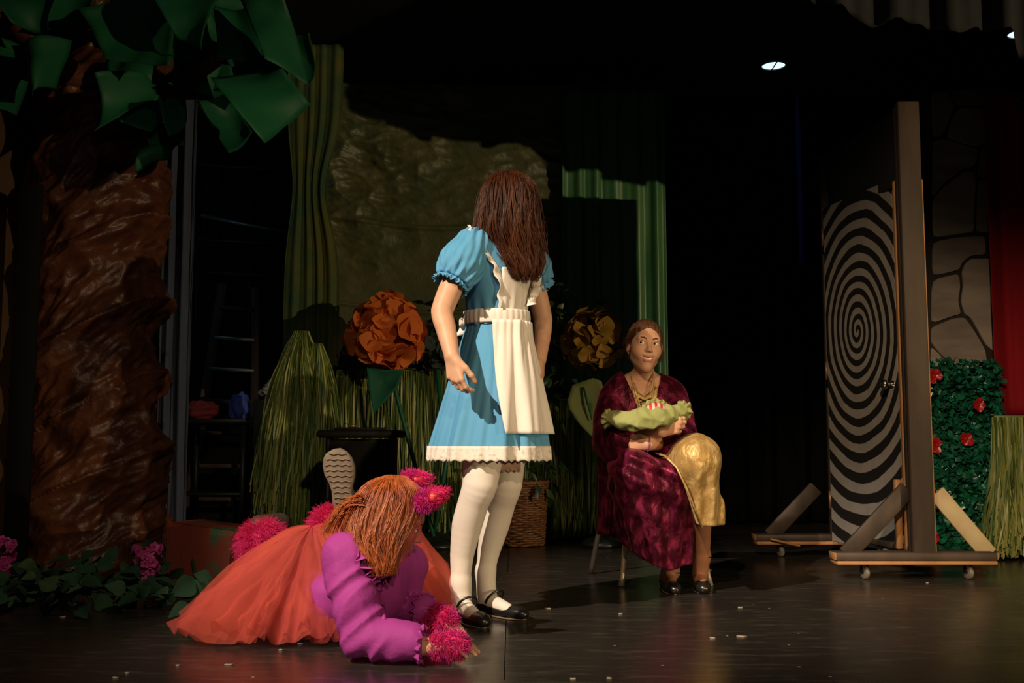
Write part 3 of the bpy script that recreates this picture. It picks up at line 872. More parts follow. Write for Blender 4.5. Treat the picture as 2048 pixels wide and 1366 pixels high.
def flat_leaf(t, poly, m, th=.004, curl=.04, name='paper_leaf'):
    pts = np.array(poly); c = pts.mean(0)
    n = len(pts); rings = [pts * s + c * (1 - s) for s in (1, .8, .55, .3, .003)]
    G = np.stack(rings); q = np.linspace(0, 1, 5)
    G[..., 1] += (curl * np.sin(q * 1.5))[:, None]
    v, f = gridmesh(G, closed=True)
    return solid(mk(name, v, f, m, t), th)
M_dkleaf = translucent('dark_green_card', (.012, .10, .06), .1, 1, .7)
M_plleaf = translucent('pale_green_card', (.17, .20, .075), .1, 1, .75, col2=(.20, .23, .09), nscale=3)
fA = FL(872, 1083)
tA = tissue_flower(P(772, 668, 6.85), .262, M_or, 'big orange tissue paper flower on a leaning green pole', 170, 5, foot=(P(872, 1083, 6.6)[0], 6.6))
flat_leaf(tA, [P(733, 735, 6.72), P(770, 740, 6.70), P(808, 738, 6.72), P(795, 775, 6.68), P(748, 828, 6.66), P(738, 780, 6.68)], M_dkleaf)
tB = tissue_flower(P(872, 695, 7.0), .17, M_gr, 'dull slate coloured tissue flower on a green pole beside the orange flower', 80, 8, foot=(P(866, 1070, 6.95)[0], 6.97), mid=P(893, 920, 6.98))
tC = tissue_flower(P(1190, 680, 6.7), .205, M_ye, 'dim yellow tissue paper flower beside the seated person', 130, 12, foot=(P(1205, 1085, 6.7)[0], 6.7))
lf = flat_leaf(tC, [P(1186, 756, 6.5), P(1203, 762, 6.5), P(1212, 800, 6.5), P(1212, 880, 6.5), P(1203, 892, 6.5), P(1160, 850, 6.5), P(1138, 817, 6.5), P(1135, 800, 6.5), P(1145, 770, 6.5)], M_plleaf, curl=.02)
mk('leaf_rib', *tube([P(1167, 774, 6.49), P(1176, 808, 6.485), P(1184, 840, 6.49)], [.007, .008, .004], 6), M_dkleaf, lf)

# ================================================================== BASKET AND INDOOR TREE
def basket():
    c = V3(P(1040, 1087, 6.8)[0], 6.8, 0)
    t = thing('wicker_basket', c, 'brown wicker basket planter standing in front of the raffia fringe', 'basket')
    mw = mat('wicker_brown', (.20, .085, .03), .5, col2=(.12, .05, .02), nscale=30)
    H = .40; n = 26; rows = []
    R0, R1 = .150, .172
    a = np.linspace(0, 2 * np.pi, 97)
    for i in range(n):
        z = .012 + (H - .03) * i / (n - 1); R = R0 + (R1 - R0) * i / (n - 1)
        rr = R + .006 * np.sin(a * 12 + (math.pi if i % 2 else 0))
        rows.append(tube(np.stack([c[0] + rr * np.cos(a), c[1] + rr * np.sin(a), np.full_like(a, z) + .003 * np.sin(a * 5 + i)], 1), .0085, 5, False))
    v, f = joinm(*rows)
    o = mk('weave', v, f, mw, t); o['kind'] = 'stuff'
    for k in range(24):
        b = k * 2 * math.pi / 24
        mk('stake', *tube([(c[0] + R0 * math.cos(b), c[1] + R0 * math.sin(b), .004), (c[0] + R1 * math.cos(b), c[1] + R1 * math.sin(b), H)], .006, 5), mw, t)
    mk('rim', *tube(np.stack([c[0] + (R1 + .004) * np.cos(a), c[1] + (R1 + .004) * np.sin(a), np.full_like(a, H) + .004 * np.sin(a * 30)], 1), .015, 8, False), mw, t)
    mk('bottom', *lathe(c, [(.001, .008), (R0 - .005, .008)], 24), mw, t)
    # the plant in it
    p = thing('potted_ficus', c + V3(0, 0, .01), 'dark leafy ficus tree growing out of the wicker basket', 'plant')
    mk('soil', *lathe(c, [(.001, .33), (.14, .33), (.13, .1), (.001, .1)], 20), mat('dark_soil', (.01, .01, .008), .9), p)
    mk('trunk', *tube([c + V3(0, 0, .2), c + V3(.03, .02, .6), c + V3(.0, 0, 1.1), c + V3(.06, 0, 1.6)], [.018, .015, .012, .006], 7), mat('grey_bark', (.05, .04, .03), .8), p)
    r = np.random.default_rng(77)
    fm = [leaf_mesh('ficus_leaf', .04, .085, .25, False, .3, mat('ficus_green', (.015, .045, .016), .4)), leaf_mesh('ficus_leaf', .035, .075, .2, False, .2, mat('ficus_green_light', (.035, .075, .02), .4))]
    bc = [V3(.12, -.02, 1.55), V3(.22, 0, 1.35), V3(.05, 0, 1.2), V3(.25, -.04, 1.05), V3(.15, 0, .85), V3(-.1, 0, 1.3), V3(.3, 0, 1.5), V3(.0, -.05, .42), V3(.1, -.06, .45)]
    for b in bc:
        q = c + V3(.02, 0, max(.3, b[2] - .25)); e = c + b
        mk('branch', *tube([q, (q + e) / 2 + V3(0, 0, .03), e], [.006, .005, .003], 5), MATS['grey_bark'], p)
        for i in range(24):
            s = r.normal(size=3) * (.085, .07, .09)
            yd = nrm(s + V3(0, 0, -.08) + r.normal(size=3) * .03)
            inst('ficus_leaf', fm[int(r.random() < .2)], e + s, rot_to(yd, nrm(r.normal(size=3) + V3(0, -.6, .6))), r.uniform(.8, 1.2), p)
basket()

# ================================================================== BLACK LECTERN BOX
def lectern():
    d = 5.7
    a, b = P(652, 900, d), P(783, 900, d)
    t = thing('black_lectern', ((a[0] + b[0]) / 2, d + .15, 0), 'black box lectern with an overhanging top behind the upturned shoe sole', 'lectern')
    mb = mat('black_lectern_paint', (.007, .0062, .0055), .7, spec=.3)
    zt2 = P(700, 876, d)[2]
    cx = (a[0] + b[0]) / 2; wd = b[0] - a[0]
    for sx in (-1, 1): mk('side_panel', *bbox_((cx + sx * (wd / 2 - .009), d + .15, zt2 / 2), (.018, .3, zt2)), mb, t)
    mk('front_panel', *bbox_((cx, d + .02, zt2 / 2), (wd - .036, .015, zt2 - .01)), mb, t)
    mk('shelf', *bbox_((cx, d + .16, zt2 * .5), (wd - .038, .26, .016)), mb, t)
    p0, p1 = P(635, 868, d), P(801, 868, d)
    mk('top', *bbox_(((p0[0] + p1[0]) / 2, d + .14, zt2 + .022), (p1[0] - p0[0], .36, .042), None, .012), mb, t)
    mk('ledge', *bbox_((cx + .01, d - .02, zt2 + .05), (wd * .8, .02, .014)), mb, t)
    g = P(705, 857, d)
    mk('brass_clasp', *bbox_((g[0], d - .01, zt2 + .064), (.035, .02, .015)), mat('brass', (.5, .33, .14), .35, .8), t)
    a_ = np.linspace(0, math.pi, 10)
    mk('wire_loop', *tube(np.stack([g[0] - .04 + .02 * np.cos(a_), np.full(10, d + .02), zt2 + .045 + .035 * np.sin(a_)], 1), .0015, 5), MD, t)
lectern()

# ================================================================== SPIRAL DOOR ON CASTERS
def spiral_material(cl, axis_u):
    """black and grey painted spiral; cl = spiral centre in object space, u along the door, z up"""
    m = bpy.data.materials.new('painted_spiral'); m.use_nodes = True
    nt = m.node_tree; N = nt.nodes; L = nt.links; b = N['Principled BSDF']
    b.inputs['Roughness'].default_value = .6; b.inputs['Specular IOR Level'].default_value = .3
    def M(op, a, c=None):
        n = N.new('ShaderNodeMath'); n.operation = op
        for i, x in enumerate((a, c)):
            if x is None: continue
            if isinstance(x, (int, float)): n.inputs[i].default_value = x
            else: L.new(x, n.inputs[i])
        return n.outputs[0]
    tc = N.new('ShaderNodeTexCoord')
    no = N.new('ShaderNodeTexNoise'); no.inputs['Scale'].default_value = 3.5; no.inputs['Detail'].default_value = 3
    L.new(tc.outputs['Object'], no.inputs['Vector'])
    sp = N.new('ShaderNodeVectorMath'); sp.operation = 'SUBTRACT'; sp.inputs[1].default_value = tuple(cl)
    L.new(tc.outputs['Object'], sp.inputs[0])
    dt = N.new('ShaderNodeVectorMath'); dt.operation = 'DOT_PRODUCT'; dt.inputs[1].default_value = tuple(axis_u)
    L.new(sp.outputs[0], dt.inputs[0])
    sx = N.new('ShaderNodeSeparateXYZ'); L.new(sp.outputs[0], sx.inputs[0])
    u, z = dt.outputs['Value'], sx.outputs['Z']
    wo_ = M('MULTIPLY', M('SUBTRACT', no.outputs[0], .5), .05)
    u2 = M('MULTIPLY', u, 1.32)
    r = M('ADD', M('SQRT', M('ADD', M('MULTIPLY', u2, u2), M('MULTIPLY', z, z))), wo_)
    n_ = M('MULTIPLY', M('LOGARITHM', M('ADD', M('MULTIPLY', r, 1.1), 1.0), math.e), 15.6)
    th = M('DIVIDE', M('ARCTAN2', u2, z), 2 * math.pi)
    ph = M('FRACT', M('ADD', M('ADD', n_, th), 10.25))
    tri = M('ABSOLUTE', M('SUBTRACT', ph, .5))
    mr = N.new('ShaderNodeMapRange'); mr.inputs[1].default_value = .235; mr.inputs[2].default_value = .265; L.new(tri, mr.inputs[0])
    n2 = N.new('ShaderNodeTexNoise'); n2.inputs['Scale'].default_value = 14; n2.inputs['Detail'].default_value = 6; L.new(tc.outputs['Object'], n2.inputs['Vector'])
    g = N.new('ShaderNodeMix'); g.data_type = 'RGBA'; g.inputs['A'].default_value = (.20, .185, .175, 1); g.inputs['B'].default_value = (.33, .31, .29, 1); L.new(n2.outputs[0], g.inputs['Factor'])
    mx = N.new('ShaderNodeMix'); mx.data_type = 'RGBA'; mx.inputs['A'].default_value = (.012, .011, .011, 1)
    L.new(g.outputs['Result'], mx.inputs['B']); L.new(mr.outputs[0], mx.inputs['Factor']); L.new(mx.outputs['Result'], b.inputs['Base Color'])
    return m
def spiral_unit():
    near = V3(1.975, 5.12, 0); far = V3(1.875, 6.12, 0)
    u = nrm(far - near); n_ = V3(-u[1], u[0], 0)          # n_ points to the spiral side (left)
    R = np.stack([u, -n_, V3(0, 0, 1)], 1)
    t = thing('spiral_door_flat', (near + far) / 2, 'rolling stage door flat painted with a black and grey hypnotic spiral', 'stage door')
    md = mat('dark_painted_lumber', (.03, .021, .016), .6, col2=(.06, .04, .027), nscale=9, aniso=(1, 1, .25), bump=.15, bscale=60)
    ml = mat('bare_pine_lumber', (.42, .21, .085), .6, col2=(.33, .16, .06), nscale=7, aniso=(1, 1, .15), bump=.1, bscale=60)
    mg = mat('brown_painted_post', (.072, .048, .034), .65, col2=(.045, .03, .021), nscale=7, aniso=(1, 1, .25), bump=.2, bscale=50)
    mc = mat('cream_painted_brace', (.50, .40, .23), .6, col2=(.42, .32, .18), nscale=8)
    mbk = mat('black_flat_panel', (.014, .013, .013), .6)
    zb0 = .105; top = P(1835, 203, 5.1)[2]
    # upright posts
    mk('post', *bbox_((near[0], near[1] - .005, (top + .062) / 2), (.108, .04, top - .062), None, .004), mg, t)
    mk('post_edge_strip', *bbox_((near[0] + .060, near[1] + .02, 1.03), (.012, .05, 1.85), None, .002), ml, t)
    mk('post', *bbox_((far[0], far[1], (top + .12) / 2), (.09, .04, top - .12)), md, t)
    mk('jamb', *beam(near + u * .05 + V3(0, 0, .13), near + u * .05 + V3(0, 0, top - .01), .09, .03, n_), md, t)
    mk('jamb', *beam(near + u * .10 + n_ * .01 + V3(0, 0, .13), near + u * .10 + n_ * .01 + V3(0, 0, 1.97), .055, .02, n_), ml, t)
    mk('jamb_light_stop', *bbox_(near + u * .165 - n_ * .03 + V3(0, 0, 1.045), (.25, .015, 1.83), R), mbk, t)  # board added to stop light leaking past the latch side
    mk('jamb_light_stop', *bbox_(far - u * .07 + n_ * .03 + V3(0, 0, 1.045), (.16, .015, 1.83), R), mbk, t)  # second added board, stops the leak at the hinge side
    # black header panel above the door and the frame rails
    hc = (near + far) / 2
    dz0 = 1.955
    mk('header_panel', *bbox_(hc + V3(0, 0, (dz0 + top) / 2), (.96, .02, top - dz0), R), mbk, t)
    mk('header_rail', *bbox_(hc + V3(0, 0, top - .02) - n_ * .03, (.96, .04, .04), R), md, t)
    mk('threshold', *bbox_(hc + V3(0, 0, .135), (.96, .07, .03), R), md, t)
    # the door: latch edge near, hinge edge far
    a = P(1795, 700, 5.32); b = P(1653, 700, 6.0)
    a = V3(a[0], a[1], 0); b = V3(b[0], b[1], 0)
    du = nrm(b - a); dn = V3(-du[1], du[0], 0); wd = np.linalg.norm(b - a)
    z0 = P(1793, 1108, 5.32)[2]; z1 = P(1790, 358, 5.32)[2]
    Rd = np.stack([du, -dn, V3(0, 0, 1)], 1)
    dc = (a + b) / 2 + V3(0, 0, (z0 + z1) / 2) - dn * .018
    v, f = bbox_(dc, (wd, .036, z1 - z0), Rd, .003)
    sc_ = P(1717, 662, 5.68)
    L0 = _loc(t)
    # spiral centre on the door plane, object space
    k = np.dot(sc_ - a, du); cc = a + du * k + V3(0, 0, sc_[2])
    door = mk('door', v, f, spiral_material(cc - L0, du), t, smooth=False)
    door['label'] = 'door panel with painted spiral'
    mk('door_edge', *bbox_(a - du * .004 - dn * .018 + V3(0, 0, (z0 + z1) / 2), (.006, .038, z1 - z0), Rd, .001), ml, door)
    # latch and knob
    lz = P(1790, 767, 5.3)[2]
    ms = mat('worn_chrome', (.55, .5, .45), .25, 1.0)
    kp = a + du * .05 + dn * .02 + V3(0, 0, lz)
    mk('latch_plate', *bbox_(a - du * .009 - dn * .018 + V3(0, 0, lz), (.005, .03, .06), Rd, .001), ms, door)
    mk('door_knob', *lathe(kp - dn * .02, [(.02, 0), (.02, .005), (.009, .008), (.009, .03), (.022, .04), (.026, .052), (.02, .064), (.001, .068)], 16, dn), ms, door)
    mk('bolt_bar', *bbox_(a + du * .07 + dn * .006 + V3(0, 0, lz + .003), (.10, .012, .016), Rd, .003), ms, door)
    for hz in (P(1652, 475, 6.0)[2], P(1652, 742, 6.0)[2], P(1652, 1000, 6.0)[2]):
        mk('hinge', *tube([b + dn * .004 + V3(0, 0, hz - .05), b + dn * .004 + V3(0, 0, hz + .05)], .008, 8), mat('rusty_steel', (.25, .14, .08), .5, .6), door)
    # dollies
    def dolly(c, xl, xr, m1, near_):
        zc = P(1835, 1122, 5.1)[2]
        lo, hi_ = .072, .132
        mk('base_board', *bbox_(((xl + xr) / 2, c[1], hi_ - .02), (xr - xl, .11, .038)), m1, t)
        mk('base_ply', *bbox_(((xl + xr) / 2, c[1], lo + .01), (xr - xl - .004, .12, .019)), ml, t)
        for ex in (xl - .002, xr + .002):
            mk('end_grain', *bbox_((ex, c[1], hi_ - .02), (.005, .104, .034), None, .001), ml, t)
        for cx_ in (xl + .15, xr - .12):
            w = thing_caster(t, V3(cx_, c[1], 0), lo)
    def thing_caster(t, c, ztop):
        rub = mat('caster_wheel', (.16, .14, .12), .35)
        a_ = V3(1, .35, 0); a_ = nrm(a_)
        prof = [(.001, -.011), (.026, -.011), (.0305, -.006), (.0305, .006), (.026, .011), (.001, .011)]
        mk('caster_wheel', *lathe(c + V3(0, 0, .031), prof, 18, a_), rub, t)
        f1 = bbox_(c + a_ * .015 + V3(0, .004, .05), (.003, .026, .045), frame(V3(0, 0, 1), a_).T * 0 + np.stack([a_, V3(-a_[1], a_[0], 0), V3(0, 0, 1)], 1), .001)
        f2 = bbox_(c - a_ * .015 + V3(0, .004, .05), (.003, .026, .045), np.stack([a_, V3(-a_[1], a_[0], 0), V3(0, 0, 1)], 1), .001)
        f3 = bbox_(c + V3(0, 0, ztop - .003), (.045, .045, .006), None, .001)
        mk('caster_fork', *joinm(f1, f2, f3), mat('caster_steel', (.08, .075, .07), .4, .8), t)
    xl = P(1674, 1120, 5.06)[0]; xr = P(1997, 1120, 5.06)[0]
    dolly(near + V3(0, -.0, 0), xl, xr, mg, True)
    xl2 = P(1510, 1075, 6.1)[0]
    dolly(far, xl2, xl2 + .82, md, False)
    # diagonal braces
    def brace(p, q, m, name='brace'):
        mk(name, *beam(p, q, .085, .02, V3(1, 0, 1)), m, t)
    Y = near[1] + .03
    brace(P(1692, 1110, Y), P(1815, 978, Y), md)
    brace(P(1978, 1110, Y), P(1872, 985, Y), mc)
    Y2 = far[1]
    brace(P(1540, 1072, Y2), P(1632, 975, Y2), md)
    brace(V3(far[0] + .36, Y2, .13), V3(far[0] + .02, Y2, .42), md)
    # bare uprights under the jamb, splintered offcut on the far base
    mk('upright_offcut', *bbox_(near + u * .13 + n_ * .055 + V3(0, 0, .30), (.03, .03, .34), R), ml, t)
    mk('splintered_strip', *beam(P(1540, 1078, Y2 - .075), P(1600, 1092, Y2 - .08), .02, .012), ml, t)
spiral_unit()

# ================================================================== STONE FLAT, RED CURTAIN, ROSE HEDGE
def stone_flat():
    d = 6.55
    x0 = P(1853, 600, d)[0]; x1 = x0 + 1.0; ztop = P(1900, 182, d)[2]
    t = thing('stone_wall_flat', ((x0 + x1) / 2, d, 0), 'tall scenery flat painted with large grey brown stones beside the red curtain', 'scenery flat')
    mk('panel', *bbox_(((x0 + x1) / 2, d + .02, ztop / 2), (x1 - x0, .03, ztop)), mat('black_grout_paint', (.02, .018, .016), .8), t)
    cr_ = lambda x, y: P(1480 + x / 2.627, 180 + y / 2.627, d)
    S = [[(1005, 15), (1100, 8), (1110, 60), (1130, 85), (1080, 200), (1060, 245), (1012, 245)],
         [(1112, 0), (1200, -2), (1290, -4), (1290, 80), (1150, 80), (1118, 45)],
         [(1150, 92), (1290, 97), (1290, 270), (1255, 297), (1175, 282), (1088, 248), (1103, 170)],
         [(1013, 262), (1110, 260), (1175, 292), (1252, 310), (1242, 380), (1217, 405), (1165, 418), (1060, 496), (1020, 556), (1010, 556)],
         [(1290, 290), (1290, 460), (1252, 450), (1246, 410), (1268, 312)],
         [(1180, 428), (1228, 428), (1240, 480), (1228, 640), (1230, 746), (1130, 760), (1013, 777), (1010, 575), (1070, 508)],
         [(1252, 468), (1340, 480), (1340, 748), (1240, 746), (1243, 640)],
         [(1010, 800), (1130, 775), (1290, 766), (1290, 866), (1210, 870), (1163, 910), (1148, 946), (1010, 980)],
         [(1182, 914), (1215, 886), (1340, 886), (1340, 1380), (1290, 1340), (1250, 1265), (1210, 1196), (1179, 1178), (1159, 1110), (1172, 1030), (1164, 960)],
         [(1008, 998), (1148, 964), (1156, 1030), (1144, 1110), (1160, 1178), (1110, 1191), (1001, 1230)],
         [(1003, 1248), (1120, 1200), (1183, 1195), (1247, 1292), (1290, 1370), (1300, 1450), (1130, 1450), (1060, 1398), (1003, 1330)],
         [(1001, 1348), (1040, 1382), (1100, 1450), (1050, 1520), (1001, 1520)],
         [(1130, 1462), (1300, 1462), (1340, 1640), (1110, 1640), (1070, 1530)]]
    mats = [mat('painted_stone_%d' % i, c1, .75, col2=c2, nscale=3.5, aniso=(.6, 1, 2.2), bump=.08, bscale=30) for i, (c1, c2) in enumerate((((.40, .34, .29), (.24, .205, .18)), ((.35, .30, .26), (.20, .17, .15)), ((.44, .38, .32), (.29, .25, .22))))]
    for i, s in enumerate(S):
        p = np.array([cr_(x, y) for x, y in s]); c = p.mean(0); n = len(p)
        # smooth the outline
        q = []
        for j in range(n):
            a, b, e = p[j - 1], p[j], p[(j + 1) % n]
            q += [b * .75 + a * .25, b * .9 + a * .05 + e * .05, b * .75 + e * .25]
        q = np.array(q); n = len(q)
        inn = c + (q - c) * .975
        v = np.concatenate([q + V3(0, .006, 0), q + V3(0, -.002, 0), inn + V3(0, -.007, 0)])
        f = [(k, (k + 1) % n, n + (k + 1) % n, n + k) for k in range(n)] + [(n + k, n + (k + 1) % n, 2 * n + (k + 1) % n, 2 * n + k) for k in range(n)] + [tuple(2 * n + k for k in range(n))]
        mk('stone', v, f, mats[i % 3], t, smooth=False)
stone_flat()
M_red = mat('red_velour', (.30, .006, .012), .75, spec=.2, sheen=.25, col2=(.23, .005, .01), nscale=5, aniso=(1, 1, .3))
dR = 6.35
rc = curtain('red_curtain', P(1974, 500, dR)[0], P(2190, 500, dR)[0], P(2000, 829, dR)[2], P(2000, 184, dR)[2], dR, 2.2, .022, M_red, 'red curtain panel hanging in front of the painted stone flat', nx=120, nz=40, seed=14)
hk = thing('curtain_rod', P(2040, 190, dR) + V3(.1, .06, 0), 'dark curtain rod with a ring holding up the red curtain', 'curtain rod')
mk('rod', *tube([P(1968, 190, dR + .03), P(2195, 188, dR + .03)], .012, 8), MD, hk)
a_ = np.linspace(0, 2 * math.pi, 16)
hp = P(2044, 198, dR - .05)
mk('ring', *tube(np.stack([hp[0] + .022 * np.cos(a_), np.full(16, hp[1]), hp[2] + .022 * np.sin(a_)], 1), .004, 6, False), M_steel, hk)
mk('bracket', *box(P(2080, 190, dR) + V3(0, .1, 0), (.03, .16, .03)), MD, hk)

def hedge():
    d = 6.28
    xa = P(1858, 900, d)[0]; xb = P(1990, 900, d)[0] + .05; zt_ = P(1900, 728, d)[2]
    t = thing('rose_hedge_panel', ((xa + xb) / 2, d, 0), 'hedge panel of curled green tissue paper dotted with red paper roses', 'hedge')
    mk('panel', *bbox_(((xa + xb) / 2, d + .04, zt_ / 2), (xb - xa, .03, zt_ - .02)), mat('dark_green_board', (.006, .03, .018), .8), t)
    mk('foot', *bbox_(((xa + xb) / 2, d + .10, .03), (xb - xa - .04, .18, .05)), MATS['dark_green_board'], t)
    n = 1900; r = RNG
    c = np.stack([r.uniform(xa - .01, xb, n), d + r.uniform(-.02, .025, n), r.uniform(.0, zt_ + .02, n)], -1)
    c[:, 2] = np.maximum(c[:, 2], .03)
    a = r.normal(size=(n, 3)); a /= np.linalg.norm(a, axis=1)[:, None]; a[:, 1] = -np.abs(a[:, 1]) * .8
    b = np.cross(a, r.normal(size=(n, 3))); b /= np.linalg.norm(b, axis=1)[:, None]
    L = r.uniform(.03, .07, (n, 1)); W = r.uniform(.016, .036, (n, 1))
    cc = np.cross(a, b)
    s = np.array([-1, -.3, .4, 1.0])
    rows = []
    for q in s:
        mid = c + a * L * q * .5 + cc * L * .35 * (q * q - .3)
        rows.append(np.stack([mid - b * W * .5, mid + b * W * .5], 1))
    v = np.stack(rows, 1)                                     # n,4,2,3
    v[..., 2] = np.maximum(v[..., 2], .004)
    idx = np.arange(n * 8).reshape(n, 4, 2)
    f = np.stack([idx[:, :-1, 0], idx[:, :-1, 1], idx[:, 1:, 1], idx[:, 1:, 0]], -1).reshape(-1, 4)
    ms = [mat('green_tissue_curls', (.012, .16, .085), .3, spec=.6), mat('green_tissue_curls_dark', (.008, .09, .05), .35, spec=.6)]
    o = mk('tissue_curls', v.reshape(-1, 3), f, ms, t, midx=np.repeat(r.integers(0, 2, n), 3)); o['kind'] = 'stuff'
    mr_ = mat('red_foil_rose', (.45, .012, .015), .35, spec=.6)
    pm = petal_meshes(mr_, .05, .05, 'rose_petal')
    for (x, y) in ((1022, 190), (1255, 340), (1190, 520), (1040, 553), (1225, 1000), (1275, 1085), (1014, 1035)):
        p = P(1480 + x / 2.627, 680 + y / 2.627, d - .04)
        rose = mk('rose', *lathe(p + V3(0, .02, 0), [(.001, .02), (.015, .012), (.018, 0), (.001, -.004)], 10, (0, -1, 0)), mr_, t)
        for k in range(7):
            an = r.uniform(0, 6.28); dd = V3(math.cos(an), -.5, math.sin(an))
            inst('rose_petal', pm[r.integers(4)], p + V3(0, .012, 0), rot_to(dd, V3(0, -1, .01)), r.uniform(.7, 1.05), rose)
hedge()

# ================================================================== SCRAPS ON THE FLOOR
def scraps():
    m = mat('pale_paper_scrap', (.30, .25, .19), .8)
    r = np.random.default_rng(5)
    for k, (px, py) in enumerate(((1095, 1217), (1240, 1228), (1480, 1215), (1425, 1276), (1484, 1273), (1148, 1358), (1220, 1357), (1855, 1166), (455, 1330), (355, 1331), (230, 1356), (255, 1346), (125, 1234), (600, 1288), (560, 1300), (1420, 1140))):
        c = FL(px, py, .001); n = 7; a = np.linspace(0, 2 * np.pi, n, endpoint=False) + r.uniform(0, .4, n)
        rad = r.uniform(.003, .008, n) * (1.6 if k % 4 == 0 else 1)
        q = np.stack([c[0] + rad * 1.5 * np.cos(a), c[1] + rad * np.sin(a), np.full(n, .002) + r.uniform(0, .003, n)], 1)
        v = np.concatenate([q, q * (1, 1, 0) + V3(0, 0, .0005), [c + V3(0, 0, .003)]])
        f = [(i, (i + 1) % n, 2 * n) for i in range(n)] + [(n + i, n + (i + 1) % n, (i + 1) % n, i) for i in range(n)]
        tag(mk('paper_scrap', v, f, m, origin=c), 'tiny pale scrap of torn paper lying on the stage floor', 'scrap', 'paper scraps on the stage floor')
scraps()

# ================================================================== PEOPLE
M_skin = mat('skin', (.62, .36, .23), .5, spec=.35, col2=(.56, .30, .19), nscale=18)
M_skinpink = mat('skin_pink', (.50, .11, .10), .55, spec=.3, col2=(.42, .09, .09), nscale=18)  # pinker skin tone for the lying person's head
M_lip = mat('lip', (.44, .15, .12), .4)
M_white = mat('white_tights', (.72, .66, .60), .7, col2=(.68, .60, .53), nscale=6)
M_tan = mat('tan_tights', (.36, .16, .085), .55)
M_black_leather = mat('black_leather', (.012, .011, .011), .3, spec=.6)

def head_prims(C, R, s=1.0, smile=False, tg=0):
    """head around its centre; R columns: side, forward, up"""
    def p(x, y, z): return np.asarray(C) + R @ (np.array([x, y, z]) * s)
    o = [ell(p(0, -.015, .03), np.array([.074, .093, .085]) * s, R, .02, tg),
         ell(p(0, .02, -.035), np.array([.055, .068, .082]) * s, R, .04, tg),
         cap(p(-.040, .0, -.062), p(0, .058, -.106), .017 * s, .018 * s, .03, tg),
         cap(p(.040, .0, -.062), p(0, .058, -.106), .017 * s, .018 * s, .03, tg),
         ell(p(0, .062, -.064), np.array([.034, .028, .032]) * s, R, .02, tg),
         ell(p(.036, .050, -.032), np.array([.026, .026, .026]) * s, R, .03, tg),
         ell(p(-.036, .050, -.032), np.array([.026, .026, .026]) * s, R, .03, tg),
         cap(p(-.040, .070, .024), p(.040, .070, .024), .0105 * s, .0105 * s, .02, tg)]
    for sx in (-1, 1):
        o.append(ell(p(sx * .031, .094, .002), np.array([.018, .017, .0135]) * s, R, .010, tg, sub=True))
    o += [cap(p(0, .079, .010), p(0, .1005, -.031), .0065 * s, .0092 * s, .010, tg),
          ell(p(.0095, .092, -.035), np.array([.0068, .009, .006]) * s, R, .006, tg),
          ell(p(-.0095, .092, -.035), np.array([.0068, .009, .006]) * s, R, .006, tg)]
    for sx in (-1, 1):
        o += [cap(p(sx * .016, .0785, .006), p(sx * .031, .0835, .012), .0033 * s, .0036 * s, .004, tg),
              cap(p(sx * .031, .0835, .012), p(sx * .046, .0725, .004), .0036 * s, .003 * s, .004, tg),
              cap(p(sx * .018, .0775, -.007), p(sx * .032, .0805, -.010), .003 * s, .003 * s, .004, tg),
              cap(p(sx * .032, .0805, -.010), p(sx * .045, .073, -.003), .003 * s, .003 * s, .004, tg),
              ell(p(sx * .077, -.006, -.010), np.array([.009, .019, .031]) * s, R, .008, tg)]
    if smile:
        o.append(cap(p(-.026, .083, -.059), p(0, .096, -.070), .005 * s, .0085 * s, .004, tg, True))
        o.append(cap(p(0, .096, -.070), p(.026, .083, -.059), .0085 * s, .005 * s, .004, tg, True))
        up, lo = -.0625, -.0825
        o += [cap(p(-.034, .074, -.053), p(-.008, .092, up), .0026 * s, .0038 * s, .003, 3), cap(p(-.008, .092, up), p(.008, .092, up), .0038 * s, .0038 * s, .003, 3), cap(p(.008, .092, up), p(.034, .074, -.053), .0038 * s, .0026 * s, .003, 3),
              cap(p(-.033, .074, -.055), p(-.012, .087, lo + .002), .0026 * s, .0046 * s, .003, 3), cap(p(-.012, .087, lo + .002), p(.012, .087, lo + .002), .0046 * s, .0046 * s, .003, 3), cap(p(.012, .087, lo + .002), p(.033, .074, -.055), .0046 * s, .0026 * s, .003, 3),
              ell(p(.030, .064, -.050), np.array([.014, .012, .016]) * s, R, .016, tg), ell(p(-.030, .064, -.050), np.array([.014, .012, .016]) * s, R, .016, tg)]
    else:
        o += [cap(p(-.022, .080, -.066), p(0, .092, -.064), .004 * s, .005 * s, .004, 3), cap(p(0, .092, -.064), p(.022, .080, -.066), .005 * s, .004 * s, .004, 3),
              cap(p(-.018, .081, -.070), p(0, .090, -.074), .004 * s, .006 * s, .004, 3), cap(p(0, .090, -.074), p(.018, .081, -.070), .006 * s, .004 * s, .004, 3)]
    return o
